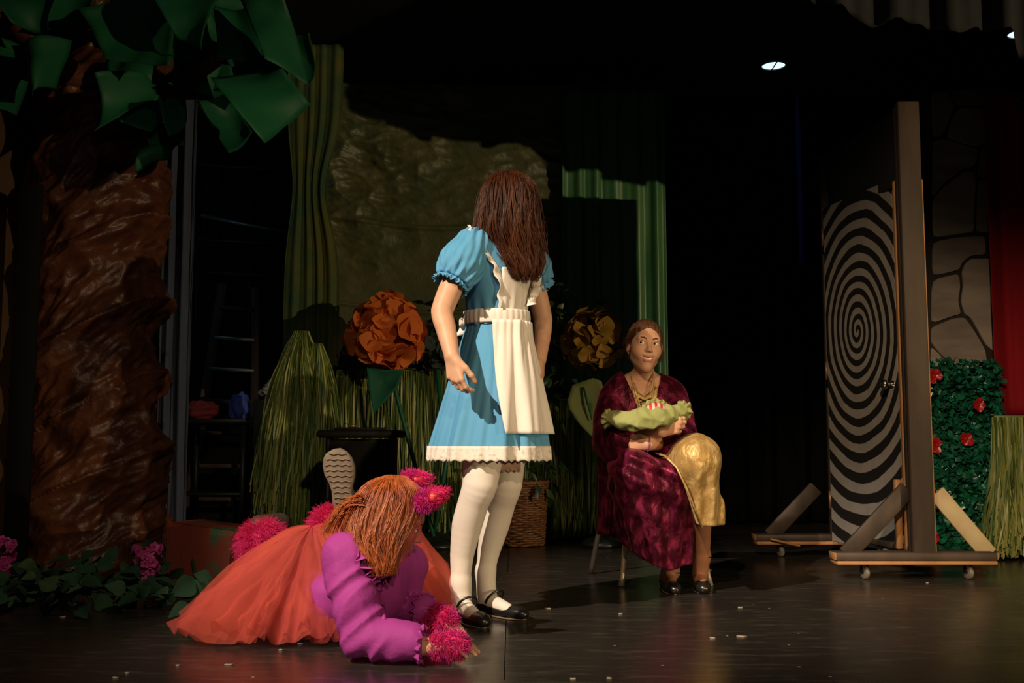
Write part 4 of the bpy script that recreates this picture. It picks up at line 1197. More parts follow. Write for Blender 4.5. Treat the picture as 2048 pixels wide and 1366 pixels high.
def add_eyes(C, R, s, gaze, parent):
    ms = [mat('eye_white', (.75, .72, .68), .25), mat('eye_iris', (.06, .035, .02), .2), mat('eye_pupil', (.004, .004, .004), .1)]
    g = nrm(gaze)
    for sx in (-1, 1):
        c = np.asarray(C) + R @ (np.array([sx * .031, .0690, .002]) * s)
        u = np.linspace(.01, math.pi - .01, 26); a = np.linspace(0, 2 * math.pi, 28, endpoint=False)
        A, U = np.meshgrid(a, u)
        D = np.stack([np.sin(U) * np.cos(A), np.sin(U) * np.sin(A), np.cos(U)], -1) @ frame(g).T
        v, f = gridmesh(c + D * .0134 * s, closed=True)
        fc = v[f].mean(1) - c; an = np.degrees(np.arccos(np.clip((fc / np.linalg.norm(fc, axis=1)[:, None]) @ g, -1, 1)))
        mk('eye', v, f, ms, parent, midx=np.where(an < 12, 2, np.where(an < 29, 1, 0)))
        pts = [np.asarray(C) + R @ (np.array([sx * x, y, z]) * s) for x, y, z in ((.014, .089, .020), (.026, .0885, .0255), (.040, .081, .0255), (.050, .072, .020))]
        mk('eyebrow', *tube(pts, [.0016, .0026, .0024, .001], 6), mat('eyebrow_hair', (.05, .022, .012), .7), parent)

def hand_prims(W, F, N, S, s=1.0, curl=(.5, .5, .55, .6), tcurl=.4, tg=0, spread=.0):
    """W wrist, F along the hand, N palm side normal, S thumb side"""
    F, N, S = nrm(F), nrm(N), nrm(S)
    o = []
    kn = []
    for i, (off, fl_) in enumerate(((.028, .082), (.010, .088), (-.008, .085), (-.025, .076))):
        k = W + s * (F * fl_ + S * off)
        kn.append(k)
        o.append(cap(W + s * (F * .012 + S * off * .55), k, .0145 * s, .0105 * s, .012, tg))
    for i, (k, L) in enumerate(zip(kn, (.068, .076, .071, .056))):
        d = nrm(F + S * spread * (1.5 - i)); p = k; ang = 0
        r = (.0090, .0092, .0088, .0078)[i]
        for j, fr in enumerate((.45, .31, .24)):
            ang += curl[i] * (1.0, 1.25, .8)[j]
            dd = d * math.cos(ang) + N * math.sin(ang)
            q = p + dd * L * fr * s
            o.append(cap(p, q, r * (1, .93, .87)[j] * s, r * (.93, .87, .76)[j] * s, .004, tg))
            p = q
    b = W + s * (F * .02 + S * .022)
    d1 = nrm(F * .65 + S * .65 + N * .35); d2 = nrm(F * .9 + S * .3 + N * tcurl); d3 = nrm(F * .95 + N * tcurl * 1.4 - S * .05)
    q1 = b + d1 * .036 * s; q2 = q1 + d2 * .031 * s; q3 = q2 + d3 * .025 * s
    o += [cap(b, q1, .0155 * s, .0115 * s, .012, tg), cap(q1, q2, .0108 * s, .0098 * s, .004, tg), cap(q2, q3, .0096 * s, .0078 * s, .004, tg)]
    return o

def person_body(prims, mats, parent, h=.006, fine=(), name='body', floor=True):
    cutf = (lambda Q: .001 - Q[:, 2]) if floor else None
    v, F = body_mesh(prims, h, cut=cutf)
    vs, fs, n = [], [], 0
    inside = np.zeros(len(v), bool)
    for lo, hi, hh in fine: inside |= ((v > np.asarray(lo) + h) & (v < np.asarray(hi) - h)).all(1)
    F = F[~inside[F].all(1)]
    vs.append(v); fs.append(F); n = len(v)
    for lo, hi, hh in fine:
        a, b = body_mesh(prims, hh, lo, hi, cut=cutf)
        if len(b): vs.append(a); fs.append(b + n); n += len(a)
    v = np.concatenate(vs); F = np.concatenate(fs)
    used = np.zeros(len(v), bool); used[F.ravel()] = True
    mp = np.cumsum(used) - 1; v = v[used]; F = mp[F]
    return mk(name, v, F, mats, parent, midx=tags(prims, v, F))
def around(c, r, h): return (np.asarray(c) - r, np.asarray(c) + r, h)

def hair_shell(parent, table, n, m, gap=None, wave=.006, seed=1, r=.0022, name='hair', scat=.10, d0=None, drop=(0.75, 1.0), depthscale=1.0, core=True):
    """long hair: table rows (py, left px, right px, depth centre, depth radius); gap=(angle, half) left open for the face"""
    T = np.array([[P((a + b) / 2, y, d)[0], d, P((a + b) / 2, y, d)[2], (P(b, y, d)[0] - P(a, y, d)[0]) / 2, dr] for y, a, b, d, dr in table])
    q = np.linspace(0, 1, len(T)); s = np.linspace(0, 1, m)
    rg = np.random.default_rng(seed)
    th = rg.uniform(0, 2 * np.pi, n)
    if gap is not None:
        dlt = (th - gap[0] + np.pi) % (2 * np.pi) - np.pi
        th = th[np.abs(dlt) > gap[1]]; n = len(th)
    end = rg.uniform(*drop, n); st = rg.uniform(0, .10, n)
    ss = st[:, None] + (end - st)[:, None] * s[None]
    g = lambda k: np.interp(ss, q, T[:, k])
    rad = 1 + rg.normal(size=(n, 1)) * scat * .5 - np.abs(rg.normal(size=(n, 1))) * scat * .4
    ph = rg.uniform(0, 6.28, (n, 1)); cl = (np.round(th * 9) * 1.7)[:, None]
    tw = wave * np.sin(ss * 16 + cl) * ss * 2 + wave * .5 * np.sin(ss * 40 + ph) * ss
    X = g(0) + g(3) * rad * np.cos(th)[:, None] + tw
    Y = g(1) + g(4) * rad * np.sin(th)[:, None] + tw * .6
    Z = g(2) + wave * .4 * np.sin(ss * 25 + ph)
    v, f = strands(np.stack([X, Y, Z], -1), r, r * .5, 3)
    o = mk(name, v, f, None or HAIRM, parent)
    o['kind'] = 'stuff'
    if core:
        aa = np.linspace(0, 2 * np.pi, 40, endpoint=False)
        if gap is not None: aa = np.linspace(gap[0] + gap[1], gap[0] + 2 * np.pi - gap[1], 40)
        sc = np.linspace(0.01, .93, 30)
        gg = lambda k: np.interp(sc, q, T[:, k])[:, None]
        sh = .965
        G = np.stack([gg(0) + gg(3) * sh * np.cos(aa), gg(1) + gg(4) * sh * np.sin(aa), gg(2) + 0 * aa], -1)
        v, f = gridmesh(G, closed=gap is None)
        mk('hair_underlayer', v, f, HAIRM, parent)
    return o

def fur(parent, pts, nor, length, n_per=1, r=.0016, m=None, droop=.3, name='fur', seed=3, jit=.6):
    rg = np.random.default_rng(seed)
    p = np.repeat(pts, n_per, 0); d = np.repeat(nor, n_per, 0)
    p = p + rg.normal(size=p.shape) * .004
    d = d + rg.normal(size=p.shape) * jit; d /= np.linalg.norm(d, axis=1)[:, None]
    L = length * rg.uniform(.6, 1.15, (len(p), 1))
    s = np.linspace(0, 1, 3)
    path = p[:, None] + d[:, None] * (L * s[None])[..., None] + np.array([0, 0, -1]) * (droop * L * s[None] ** 2)[..., None]
    path[..., 2] = np.maximum(path[..., 2], .003)
    v, f = strands(path, r, r * .25, 3)
    o = mk(name, v, f, m, parent); o['kind'] = 'stuff'
    return o
def sample(v, F, n, seed=1):
    rg = np.random.default_rng(seed); i = rg.integers(0, len(F), n)
    q = v[F[i]]; w_ = rg.dirichlet((1, 1, 1, 1), n)
    nr = np.cross(q[:, 2] - q[:, 0], q[:, 3] - q[:, 1]); nr /= np.linalg.norm(nr, axis=1)[:, None] + 1e-12
    return (q * w_[..., None]).sum(1), nr

def ruffle(parent, path, out, width, waves, amp, m, name='ruffle', n=90, th=.0015):
    path = np.asarray(path, float); k = np.linspace(0, len(path) - 1, n)
    i = np.arange(len(path))
    p = np.stack([np.interp(k, i, path[:, j]) for j in range(3)], 1)
    o_ = np.asarray(out, float); o_ = np.broadcast_to(o_, path.shape) if o_.ndim == 1 else o_
    od = np.stack([np.interp(k, i, o_[:, j]) for j in range(3)], 1); od /= np.linalg.norm(od, axis=1)[:, None]
    tn = np.gradient(p, axis=0); tn /= np.linalg.norm(tn, axis=1)[:, None]
    sd = np.cross(tn, od)
    ph = np.linspace(0, waves * 2 * np.pi, n)
    rows = []
    for s in (0, .33, .66, 1):
        rows.append(p + od * width * s * (1 + .12 * np.sin(ph * .7))[:, None] + sd * (amp * s * np.sin(ph + .6 * np.sin(ph * .37)))[:, None])
    o = mk(name, *gridmesh(np.stack(rows)), m, parent)
    return solid(o, th)

def shoe(parent, heel, toe, w_=.036, m=None, top=.05, strap=None, name='shoe', heelh=.012):
    heel = np.asarray(heel, float); toe = np.asarray(toe, float); f = nrm(toe - heel); L = np.linalg.norm(toe - heel)
    at_ = lambda t, z: heel + f * L * t + V3(0, 0, z)
    sd = V3(-f[1], f[0], 0); R = np.stack([sd, f, V3(0, 0, 1)], 1)
    pr = [ell(at_(.16, .040), (.030, .045, .042), R, .02), ell(at_(.40, .030), (w_ * .85, .07, .034), R, .03), ell(at_(.68, .025), (w_, .065, .028), R, .03), ell(at_(.86, .022), (w_ * .82, .04, .024), R, .02)]
    def cut(Q):
        t = ((Q - heel) @ f) / L
        lim = np.interp(t, [0, .12, .3, .6, .72, .8, 1], [top + .012, top + .005, top - .012, .030, .036, .1, .1])
        return np.maximum(Q[:, 2] - lim, .0015 - Q[:, 2])
    v, F = body_mesh(pr, .004, cut=cut)
    o = mk(name, v, F, m or M_black_leather, parent)
    mk('sole_edge', *tube([at_(t, .004) + sd * x for t, x in ((.02, 0), (.12, .030), (.4, .030), (.68, w_ * .98), (.9, w_ * .6), (.99, 0), (.9, -w_ * .6), (.68, -w_ * .98), (.4, -.030), (.12, -.030), (.02, 0))], .0035, 5), mat('worn_sole', (.16, .11, .07), .6), o)
    if strap is not None:
        c, r_, ax = strap
        a = np.linspace(0, 2 * np.pi, 28); Fm = frame(ax)
        pts = np.asarray(c) + (np.cos(a)[:, None] * Fm[:, 0] * r_[0] + np.sin(a)[:, None] * Fm[:, 1] * r_[1])
        mk('strap', *tube(pts, .0048, 6, False), m or M_black_leather, o)
    return o

# ------------------------------------------------------------------ girl in the blue dress
HAIRM = mat('dark_brown_hair', (.050, .014, .005), .42, spec=.35, col2=(.11, .032, .010), nscale=30, aniso=(1, 1, .1))
G0 = 3.97
def g(px, py, o=0.0): return P(px, py, G0 + o)
girl = thing('person', (P(965, 1230, 3.9)[0], 3.93, 0), 'person standing in a blue puff sleeve dress, white apron and white tights, seen from behind', 'person')
gf = nrm(V3(.79, -.61, 0)); gl = V3(.61, .79, 0)
RG = np.stack([gl, gf, V3(0, 0, 1)], 1)
TOR = [ell(g(993, 545, .0), (.145, .10, .155), RG, .05), ell(g(992, 625, .0), (.104, .082, .10), RG, .06), ell(g(985, 705, .0), (.118, .095, .11), RG, .06),
       cap(g(948, 500, -.10), g(1048, 510, .12), .055, .055, .05)]
hf = nrm(V3(.72, .66, -.15)); hs = nrm(np.cross(hf, V3(.1, 0, 1))); hu = np.cross(hs, hf)
RH = np.stack([hs, hf, hu], 1)
HC = g(1020, 424, .0)
pr = list(TOR) + [cap(g(1010, 490, .0), g(1018, 440, .01), .052, .048, .03)] + head_prims(HC, RH)
rs, re, rw = g(938, 503, -.14), g(884, 622, -.20), g(904, 712, -.28)
pr += chain([rs, (rs + re) / 2 + V3(-.005, 0, 0), re, (re * .6 + rw * .4) + V3(0, 0, 0), rw], [.053, .046, .040, .037, .027], .02)
hd = nrm(V3(.01, -.02, -1))
pr += hand_prims(rw, nrm(g(911, 760, -.30) - rw), gl, nrm(gf + V3(0, 0, -.1)), 1.04, (.50, .58, .62, .66), .55)
ls, le, lw_ = g(1052, 512, .15), g(1086, 640, .20), g(1079, 718, .06)
pr += chain([ls, le, lw_], [.05, .038, .027], .02)
pr += hand_prims(lw_, nrm(g(1082, 775, .0) - lw_), nrm(V3(-.8, .3, 0)), nrm(V3(-.2, -.9, -.1)), 1.0, (.25, .3, .35, .4), .4)
ra, la = P(921, 1165, 3.93), P(971, 1143, 4.10)
pr += chain([g(965, 770, -.05), g(968, 880, -.08), P(960, 968, 3.86), P(947, 1005, 3.88), P(934, 1050, 3.91), P(924, 1110, 3.93), ra], [.092, .080, .0645, .057, .056, .044, .0345], .02, 1)
pr += chain([g(1000, 770, .10), g(1012, 880, .08), P(1012, 968, 4.02), P(1002, 1005, 4.05), P(990, 1050, 4.08), P(978, 1100, 4.10), la], [.092, .080, .062, .056, .055, .044, .0345], .02, 1)
rh_, rt = V3(P(913, 1230, 3.95)[0], 3.965, 0), V3(P(972, 1250, 3.77)[0], 3.765, 0)
lh_, lt = V3(P(958, 1215, 4.1)[0], 4.115, 0), V3(P(1053, 1235, 3.92)[0], 3.935, 0)
for an, he, to in ((ra, rh_, rt), (la, lh_, lt)):
    f_ = nrm(to - he)
    pr += chain([an, he + f_ * .055 + V3(0, 0, .055), he + f_ * .15 + V3(0, 0, .032), he + f_ * .20 + V3(0, 0, .022)], [.0345, .034, .024, .017], .02, 1)
    pr.append(cap(an, he + f_ * .03 + V3(0, 0, .04), .032, .028, .02, 1))
person_body(pr, [M_skin, M_white, M_skin, M_lip], girl, .006, [around(rw + V3(0, -.02, -.08), .14, .003), around(lw_ + V3(0, -.02, -.08), .14, .003)])
for an, he, to in ((ra, rh_, rt), (la, lh_, lt)):
    f_ = nrm(to - he); c_ = he + f_ * .085 + V3(0, 0, .066)
    shoe(girl, he, to, .037, strap=(c_, (.037, .040), nrm(f_ * .75 + V3(0, 0, -.65))))
M_blue = mat('sky_blue_cotton', (.115, .32, .55), .75, spec=.25, col2=(.085, .30, .51), nscale=5, bump=.06, bscale=260, bdist=.002)
M_apron = mat('white_cotton', (.76, .70, .64), .75, spec=.25, col2=(.70, .64, .58), nscale=5, bump=.06, bscale=260, bdist=.002)
zw = g(992, 645)[2]
def fold_bod(Q):
    a = np.arctan2(Q[:, 1] - G0, Q[:, 0] - g(992, 600)[0])
    return .0035 * wob(Q, 26, 61, 6, (1, 1, .6)) + .004 * np.sin(a * 16) * np.exp(-((Q[:, 2] - zw) / .07) ** 2)
v, F = body_mesh(TOR, .006, disp=fold_bod, inflate=.013, cut=lambda Q: np.maximum(zw - .02 - Q[:, 2], Q[:, 2] - g(1000, 478)[2]))
mk('dress_bodice', v, F, M_blue, girl)
# puff sleeves
def puff(a, b, ra_, rb_, name='puff_sleeve', seed=0):
    a = np.asarray(a); b = np.asarray(b); ax = nrm(b - a); Fm = frame(ax); L = np.linalg.norm(b - a)
    prs = [cap(a + ax * .01, a + ax * L * .55, ra_ * .78, ra_, .03), cap(a + ax * L * .55, b, ra_, rb_, .03)]
    def dsp(Q):
        q = (Q - a) @ Fm; t = q[:, 2] / L; an = np.arctan2(q[:, 1], q[:, 0])
        return .006 * np.sin(an * 11 + 2.2 * np.sin(t * 4)) * (np.abs(t - .45) * 1.6) + .004 * np.sin(an * 19 + t * 3) * np.clip(t, 0, 1)
    v, F = body_mesh(prs, .005, disp=dsp, cut=lambda Q: (Q - b) @ ax)
    o = mk(name, v, F, M_blue, girl)
    an = np.linspace(0, 2 * np.pi, 120)
    rr = rb_ * .82
    ring = b - ax * .004 + rr * (np.cos(an)[:, None] * Fm[:, 0] + np.sin(an)[:, None] * Fm[:, 1])
    outd = (np.cos(an)[:, None] * Fm[:, 0] + np.sin(an)[:, None] * Fm[:, 1]) * .55 + ax * .8
    ruffle(o, ring, outd, .030, 22, .006, M_blue, 'cuff_ruffle', 240)
puff(g(947, 486, -.13), g(905, 562, -.18), .082, .062)
puff(g(1050, 500, .14), g(1072, 566, .20), .078, .062)
# skirt
SK = [(640, 937, 1050), (655, 932, 1053), (700, 917, 1063), (760, 898, 1073), (830, 879, 1083), (895, 862, 1090)]
def sk_at(y):
    ys = [a[0] for a in SK]; l = np.interp(y, ys, [a[1] for a in SK]); r = np.interp(y, ys, [a[2] for a in SK])
    c = P((l + r) / 2, y, G0); wd = (r - l) / 2 / FPX * G0
    return c, wd
def sk_ring(y, th, off=0.0, s=1.0):
    c, wd = sk_at(y); t = (y - 640) / 255
    fo = 1 + .05 * t * np.sin(9 * th + .8 + .6 * t) + .035 * t * np.sin(15 * th + 2) + .014 * t * np.sin(31 * th + 4 * t) + .012 * np.sin(33 * th) * math.exp(-t * 7)
    r = wd * fo
    return np.stack([c[0] + (r + off) * np.cos(th), c[1] + (r * .95 + off) * np.sin(th), np.full_like(th, c[2])], -1)
th = np.linspace(0, 2 * np.pi, 220, endpoint=False)
ys = np.linspace(640, 897, 40)
o = mk('dress_skirt', *gridmesh(np.stack([sk_ring(y, th) for y in ys]), closed=True), M_blue, girl); solid(o, .003)
# scalloped lace hem
rows = []
for q in np.linspace(0, 1, 7):
    y = 892 + q * 31
    r_ = sk_ring(895, th, .003 + .004 * q); dz = P(1000, y, G0)[2] - P(1000, 895, G0)[2]
    r_[:, 2] += dz + (q ** 2) * .008 * np.abs(np.sin(th * 22))
    rows.append(r_)
M_lace = mat('white_eyelet_lace', (.74, .67, .60), .8, col2=(.52, .46, .40), nscale=70, ncontrast=(.55, .68), bump=.5, bscale=70, bdist=.004)
solid(mk('lace_hem', *gridmesh(np.stack(rows), closed=True), M_lace, girl), .002)
# petticoat edge that shows below the hem
rows = [np.stack([g(985, 900)[0] + .105 * np.cos(th), G0 + .105 * np.sin(th), np.full_like(th, P(985, 900 + 45 * q, G0)[2]) + .010 * (q > .95) * np.abs(np.sin(th * 16))], -1) for q in (0, .4, .8, 1)]
solid(mk('petticoat_lace', *gridmesh(np.stack(rows), closed=True), mat('dusky_lace', (.42, .26, .20), .8, col2=(.3, .18, .14), nscale=80), girl), .002)
# apron
def ap_rows(y0, y1, n, off):
    out = []
    for y in np.linspace(y0, y1, n):
        q = (y - 640) / 228
        t = np.linspace(math.radians(-97 + 22 * q), math.radians(38), 90)
        rr = sk_ring(y, t, off + .010 * q + .007 * np.sin(t * 9 + 1.5 * q) * q + .003 * np.sin(t * 31) * (1 - q) + .016 * np.exp(-((t - math.radians(-52)) / .10) ** 2) * (1 - .4 * q) + .014 * np.exp(-((q) / .12) ** 2))
        out.append(rr)
    return np.stack(out)
solid(mk('apron_skirt', *gridmesh(ap_rows(646, 868, 34, .008)), M_apron, girl), .003)
rows = [sk_ring(644, th, .015 + .003 * math.sin(q * 3.14)) + V3(0, 0, P(990, 651 - q * 27, G0)[2] - P(990, 644, G0)[2]) for q in np.linspace(0, 1, 8)]
solid(mk('apron_waistband', *gridmesh(np.stack(rows), closed=True), M_apron, girl), .003)
cb = g(993, 600)
def bibcut(Q):
    q = (Q - cb) @ RG
    return np.maximum.reduce([np.abs(q[:, 0] - .005) - .092, .01 - q[:, 1], g(1000, 632)[2] - Q[:, 2], Q[:, 2] - g(1000, 545)[2]])
v, F = body_mesh(TOR, .005, disp=lambda Q: .003 * np.sin(((Q - cb) @ gl) * 160) * np.exp(-((Q[:, 2] - g(1000, 628)[2]) / .06) ** 2), inflate=.021, cut=bibcut)
mk('apron_bib', v, F, M_apron, girl)
def surf(px, py):
    """point on the front of the inflated bodice seen at a pixel"""
    ds = np.linspace(G0 - .22, G0 + .1, 160); Q = np.array([P(px, py, d) for d in ds])
    e = sdf(TOR, Q) - .02; i = np.nonzero(e < 0)[0]
    return Q[i[0]] if len(i) else P(px, py, G0)
pth = np.array([surf(x, y) for x, y in ((1012, 618), (1008, 590), (1006, 560), (998, 535), (985, 515), (968, 492), (953, 474), (944, 462))])
ruffle(girl, pth, np.array([V3(-.6, -.75, .1)] * 3 + [V3(-.75, -.6, .2)] * 3 + [V3(-.55, -.3, .7)] * 2), .032, 5.5, .009, M_apron, 'shoulder_ruffle', 120)
ruffle(girl, [g(1052, 500, .02), g(1064, 540, .02), g(1064, 575, -.02), g(1053, 612, -.04)], V3(.9, .1, .15), .034, 6, .012, M_apron, 'shoulder_ruffle')
ruffle(girl, [g(940, 466, -.02), g(918, 486, .0), g(908, 510, .01), g(910, 530, .02)], V3(-.9, .3, .2), .03, 5, .010, M_apron, 'shoulder_ruffle')
ruffle(girl, [g(940, 632, -.02), g(934, 650, .02), g(932, 668, .03)], V3(-1, .2, -.25), .035, 2, .01, M_apron, 'apron_bow', 40)
# long hair
HT = [(347, 1012, 1026, 3.96, .02), (352, 992, 1044, 3.96, .07), (364, 978, 1058, 3.96, .105), (385, 968, 1068, 3.96, .125), (415, 963, 1072, 3.96, .135), (445, 958, 1075, 3.95, .135), (472, 950, 1079, 3.94, .13),
      (500, 958, 1083, 3.94, .11), (525, 980, 1085, 3.92, .09), (548, 1002, 1078, 3.91, .07), (566, 1022, 1070, 3.91, .05)]
hair_shell(girl, HT, 6500, 11, gap=(math.atan2(.66, .72), .75), wave=.006, seed=2, r=.0011, drop=(.70, 1.0), scat=.16)

# ------------------------------------------------------------------ folding chair and seated person
def chair():
    t = thing('side_chair', (.66, 4.98, 0), 'plain chair with pale metal legs under the seated person in velvet', 'chair')
    mt = mat('pale_metal_leg', (.50, .40, .28), .4, .3); md = mat('dark_chair_leg', (.03, .022, .018), .5)
    zs = .425
    fl_ = FL(1243, 1173); fr_ = FL(1420, 1172); bl = FL(1181, 1148); br = V3(.93, bl[1], 0)
    for p, m in ((fl_, mt), (fr_, mt), (bl, md), (br, md)):
        p = V3(p[0], p[1], .001); top_ = V3(.66 + (p[0] - .66) * .72, 4.98 + (p[1] - 4.98) * .72, zs - .015)
        mk('leg', *tube([p, p + (top_ - p) * .1, p + (top_ - p) * .5, top_], [.016, .013, .0125, .0125], 10), m, t)
    mk('seat', *bbox_((.66, 4.98, zs), (.42, .42, .03), None, .012), md, t)
    for sx in (-.19, .19): mk('back_post', *tube([(.66 + sx, 5.16, zs - .01), (.66 + sx, 5.22, zs + .42)], .012, 8), md, t)
    mk('backrest', *bbox_((.66, 5.21, zs + .32), (.40, .025, .20), None, .01), md, t)
chair()
W0 = 4.75
woman = thing('person', (.68, 4.78, 0), 'smiling person seated on a chair in a maroon and gold velvet gown', 'person')
M_skinw = mat('skin_warm', (.58, .32, .20), .5, spec=.35, col2=(.52, .27, .165), nscale=18)
# face turned slightly to image right, chin up a little
wf_ = nrm(V3(.10, -1, .02)); wsd = nrm(np.cross(wf_, V3(.10, 0, 1))); wu = np.cross(wsd, wf_)
RW = np.stack([wsd, wf_, wu], 1)
WH = P(1290, 691, 4.70)
WTOR = [ell(P(1284, 815, 4.80), (.165, .115, .17), None, .05), ell(P(1288, 900, 4.83), (.15, .12, .14), None, .06), ell(P(1292, 945, 4.86), (.18, .15, .12), None, .06),
        cap(P(1236, 794, 4.80), P(1334, 786, 4.82), .050, .050, .05)]
sA, eA, wA = P(1226, 802, 4.78), P(1232, 880, 4.66), P(1322, 862, 4.43)
sB, eB, wB = P(1342, 795, 4.80), P(1357, 876, 4.68), P(1296, 888, 4.46)
WS = 0.98
pw = list(WTOR) + [cap(P(1284, 772, 4.80), P(1289, 722, 4.73), .048, .045, .03)] + head_prims(WH, RW, 0.98, True)
pw += chain([sA, eA, wA], [.052, .043, .027], .02) + chain([sB, eB, wB], [.052, .041, .028], .02)
pw += hand_prims(wA, nrm(P(1350, 853, 4.40) - wA), nrm(V3(.1, .9, -.15)), nrm(V3(.1, -.2, 1)), .98, (.75, .8, .8, .8), .7)
pw += hand_prims(wB, nrm(P(1255, 884, 4.50) - wB), nrm(V3(0, .9, .2)), nrm(V3(0, .1, 1)), .98, (.4, .45, .45, .5), .5)
kA, kB = P(1272, 938, 4.44), P(1400, 922, 4.44)
aA, aB = P(1342, 1143, 4.74), P(1404, 1112, 4.72)
pw += chain([P(1260, 945, 4.84), kA, (kA + aA) / 2 + V3(0, .01, 0), aA], [.066, .046, .050, .034], .03, 1)
pw += chain([P(1325, 940, 4.84), kB, (kB + aB) / 2 + V3(0, .02, 0), aB], [.07, .046, .050, .034], .03, 1)
fA0, fA1 = V3(P(1330, 1170, 4.8)[0], 4.80, 0), V3(P(1350, 1184, 4.6)[0], 4.585, 0)
fB0, fB1 = V3(P(1398, 1160, 4.78)[0], 4.80, .0), V3(P(1408, 1179, 4.62)[0], 4.62, 0)
for an, he, to in ((aA, fA0, fA1), (aB, fB0, fB1)):
    f_ = nrm(to - he)
    pw += chain([an, he + f_ * .055 + V3(0, 0, .060), he + f_ * .14 + V3(0, 0, .036), he + f_ * .18 + V3(0, 0, .024)], [.034, .033, .024, .017], .02, 1)
    pw.append(cap(an, he + f_ * .03 + V3(0, 0, .04), .031, .027, .02, 1))
person_body(pw, [M_skinw, M_tan, M_skinw, M_lip], woman, .006, [around(WH + V3(0, 0, -.01), .145, .0022), around((wA + P(1350, 853, 4.40)) / 2, .09, .003)])
add_eyes(WH, RW, .98, nrm(V3(-.42, -1, .10)), woman)
# teeth
tp = lambda x, y, z: WH + RW @ (np.array([x, y, z]) * .98)
ta = np.linspace(-.025, .025, 16)
rows = [np.array([tp(x, .0885 - 12 * x * x, z + 10 * x * x) for x in ta]) for z in (-.062, -.068, -.0735)]
mk('teeth', *gridmesh(np.stack(rows)), mat('teeth', (.75, .70, .60), .3), woman)
for an, he, to in ((aA, fA0, fA1), (aB, fB0, fB1)):
    f_ = nrm(to - he)
    shoe(woman, he, to, .035, strap=(an + V3(0, 0, -.005), (.037, .038), V3(0, .1, 1)))
HAIRM2 = mat('brown_hair_pulled_back', (.055, .022, .012), .4, col2=(.09, .038, .018), nscale=40, aniso=(1, .3, .3))
def wcut(Q):
    q = (Q - WH) @ RW / .98
    lim = np.interp(q[:, 2] + .42 * np.abs(q[:, 0]), [-.10, -.03, .03, .055, .075, .092], [-.040, -.008, .022, .045, .066, .095])
    return q[:, 1] - lim
HP = [ell(WH + RW @ V3(0, -.017, .036), np.array([.080, .098, .088]) * .98, RW, .02), ell(WH + RW @ V3(0, -.03, -.02), np.array([.076, .075, .075]), RW, .03), ell(WH + RW @ V3(0, -.12, .0), (.045, .04, .045), RW, .02)]
v, F = body_mesh(HP, .003, disp=lambda Q: .0018 * np.sin(((Q - WH) @ RW)[:, 0] * 380 + 3 * wob(Q, 20, 3)), cut=wcut)
mk('hair', v, F, HAIRM2, woman)
HAIRM = HAIRM2
rg = np.random.default_rng(8)
def loose(px0, py0, px1, py1, n, bow):
    a, b = P(px0, py0, 4.66), P(px1, py1, 4.68); s = np.linspace(0, 1, 9)
    pth = a + (b - a) * s[None, :, None] + rg.normal(size=(n, 1, 3)) * .006 + np.array([bow, 0, 0]) * np.sin(s * 3.14)[None, :, None]
    v, f = strands(pth, .0012, .0006); o = mk('loose_hair', v, f, HAIRM2, woman); o['kind'] = 'stuff'
loose(1312, 664, 1322, 722, 50, .010); loose(1268, 662, 1256, 690, 40, -.006)
mk('earring', *lathe(P(1257, 706, 4.70), [(.001, .006), (.005, .003), (.005, -.003), (.001, -.006)], 10), mat('silver', (.8, .8, .78), .2, 1), woman)

def velvet(name, base, hi, sheen, metal=.55):
    return mat(name, base, .40, metal=metal, spec=.2, col2=hi, nscale=26, ncontrast=(.46, .66), detail=6, bump=.75, bscale=34, bdist=.014, sheen=.35, sheen_tint=sheen, aniso=(1, 1, .55))
M_vel = velvet('maroon_crushed_velvet', (.055, .004, .014), (.26, .022, .07), (.8, .1, .25))
M_gold = velvet('gold_crushed_velvet', (.40, .25, .085), (.66, .46, .20), (.9, .6, .3), .25)
def vfold(Q): return .006 * wob(Q, 22, 71, 6, (1, 1, .45)) + .003 * wob(Q, 50, 72, 6, (1, 1, .5))
# upper gown: wide velvet cloak body with V neck
vt = P(1287, 835, 4.62)
UP = [dict(p) for p in WTOR[:2]] + [cap(P(1236, 794, 4.80), P(1334, 786, 4.82), .050, .052, .05)]
UP += chain([sA, (sA + eA) / 2 + V3(-.015, 0, 0), eA + V3(-.01, 0, 0)], [.054, .068, .084], .04)
UP += chain([eA, P(1252, 876, 4.58)], [.088, .080], .03)
UP += chain([sB, (sB + eB) / 2 + V3(.012, 0, 0), eB], [.054, .060, .066], .04) + chain([eB, P(1338, 884, 4.56)], [.066, .06], .03)
def vneck(Q):
    zt_, zv = P(1287, 748, 4.7)[2], P(1287, 850, 4.65)[2]
    q = (Q[:, 2] - zv) / (zt_ - zv)
    hw = np.interp(q, [0, .3, 1, 1.6], [.0, .030, .085, .12])
    front = (4.86 - Q[:, 1])
    return np.minimum(hw - np.abs(Q[:, 0] - P(1289, 800, 4.7)[0]), front * 1.0)
v, F = body_mesh(UP, .006, disp=vfold, inflate=.016, cut=lambda Q: np.maximum(np.where(Q[:, 2] > P(1287, 850, 4.65)[2], vneck(Q), -.02), P(1287, 930, 4.7)[2] - Q[:, 2]))
mk('velvet_gown_top', v, F, M_vel, woman)
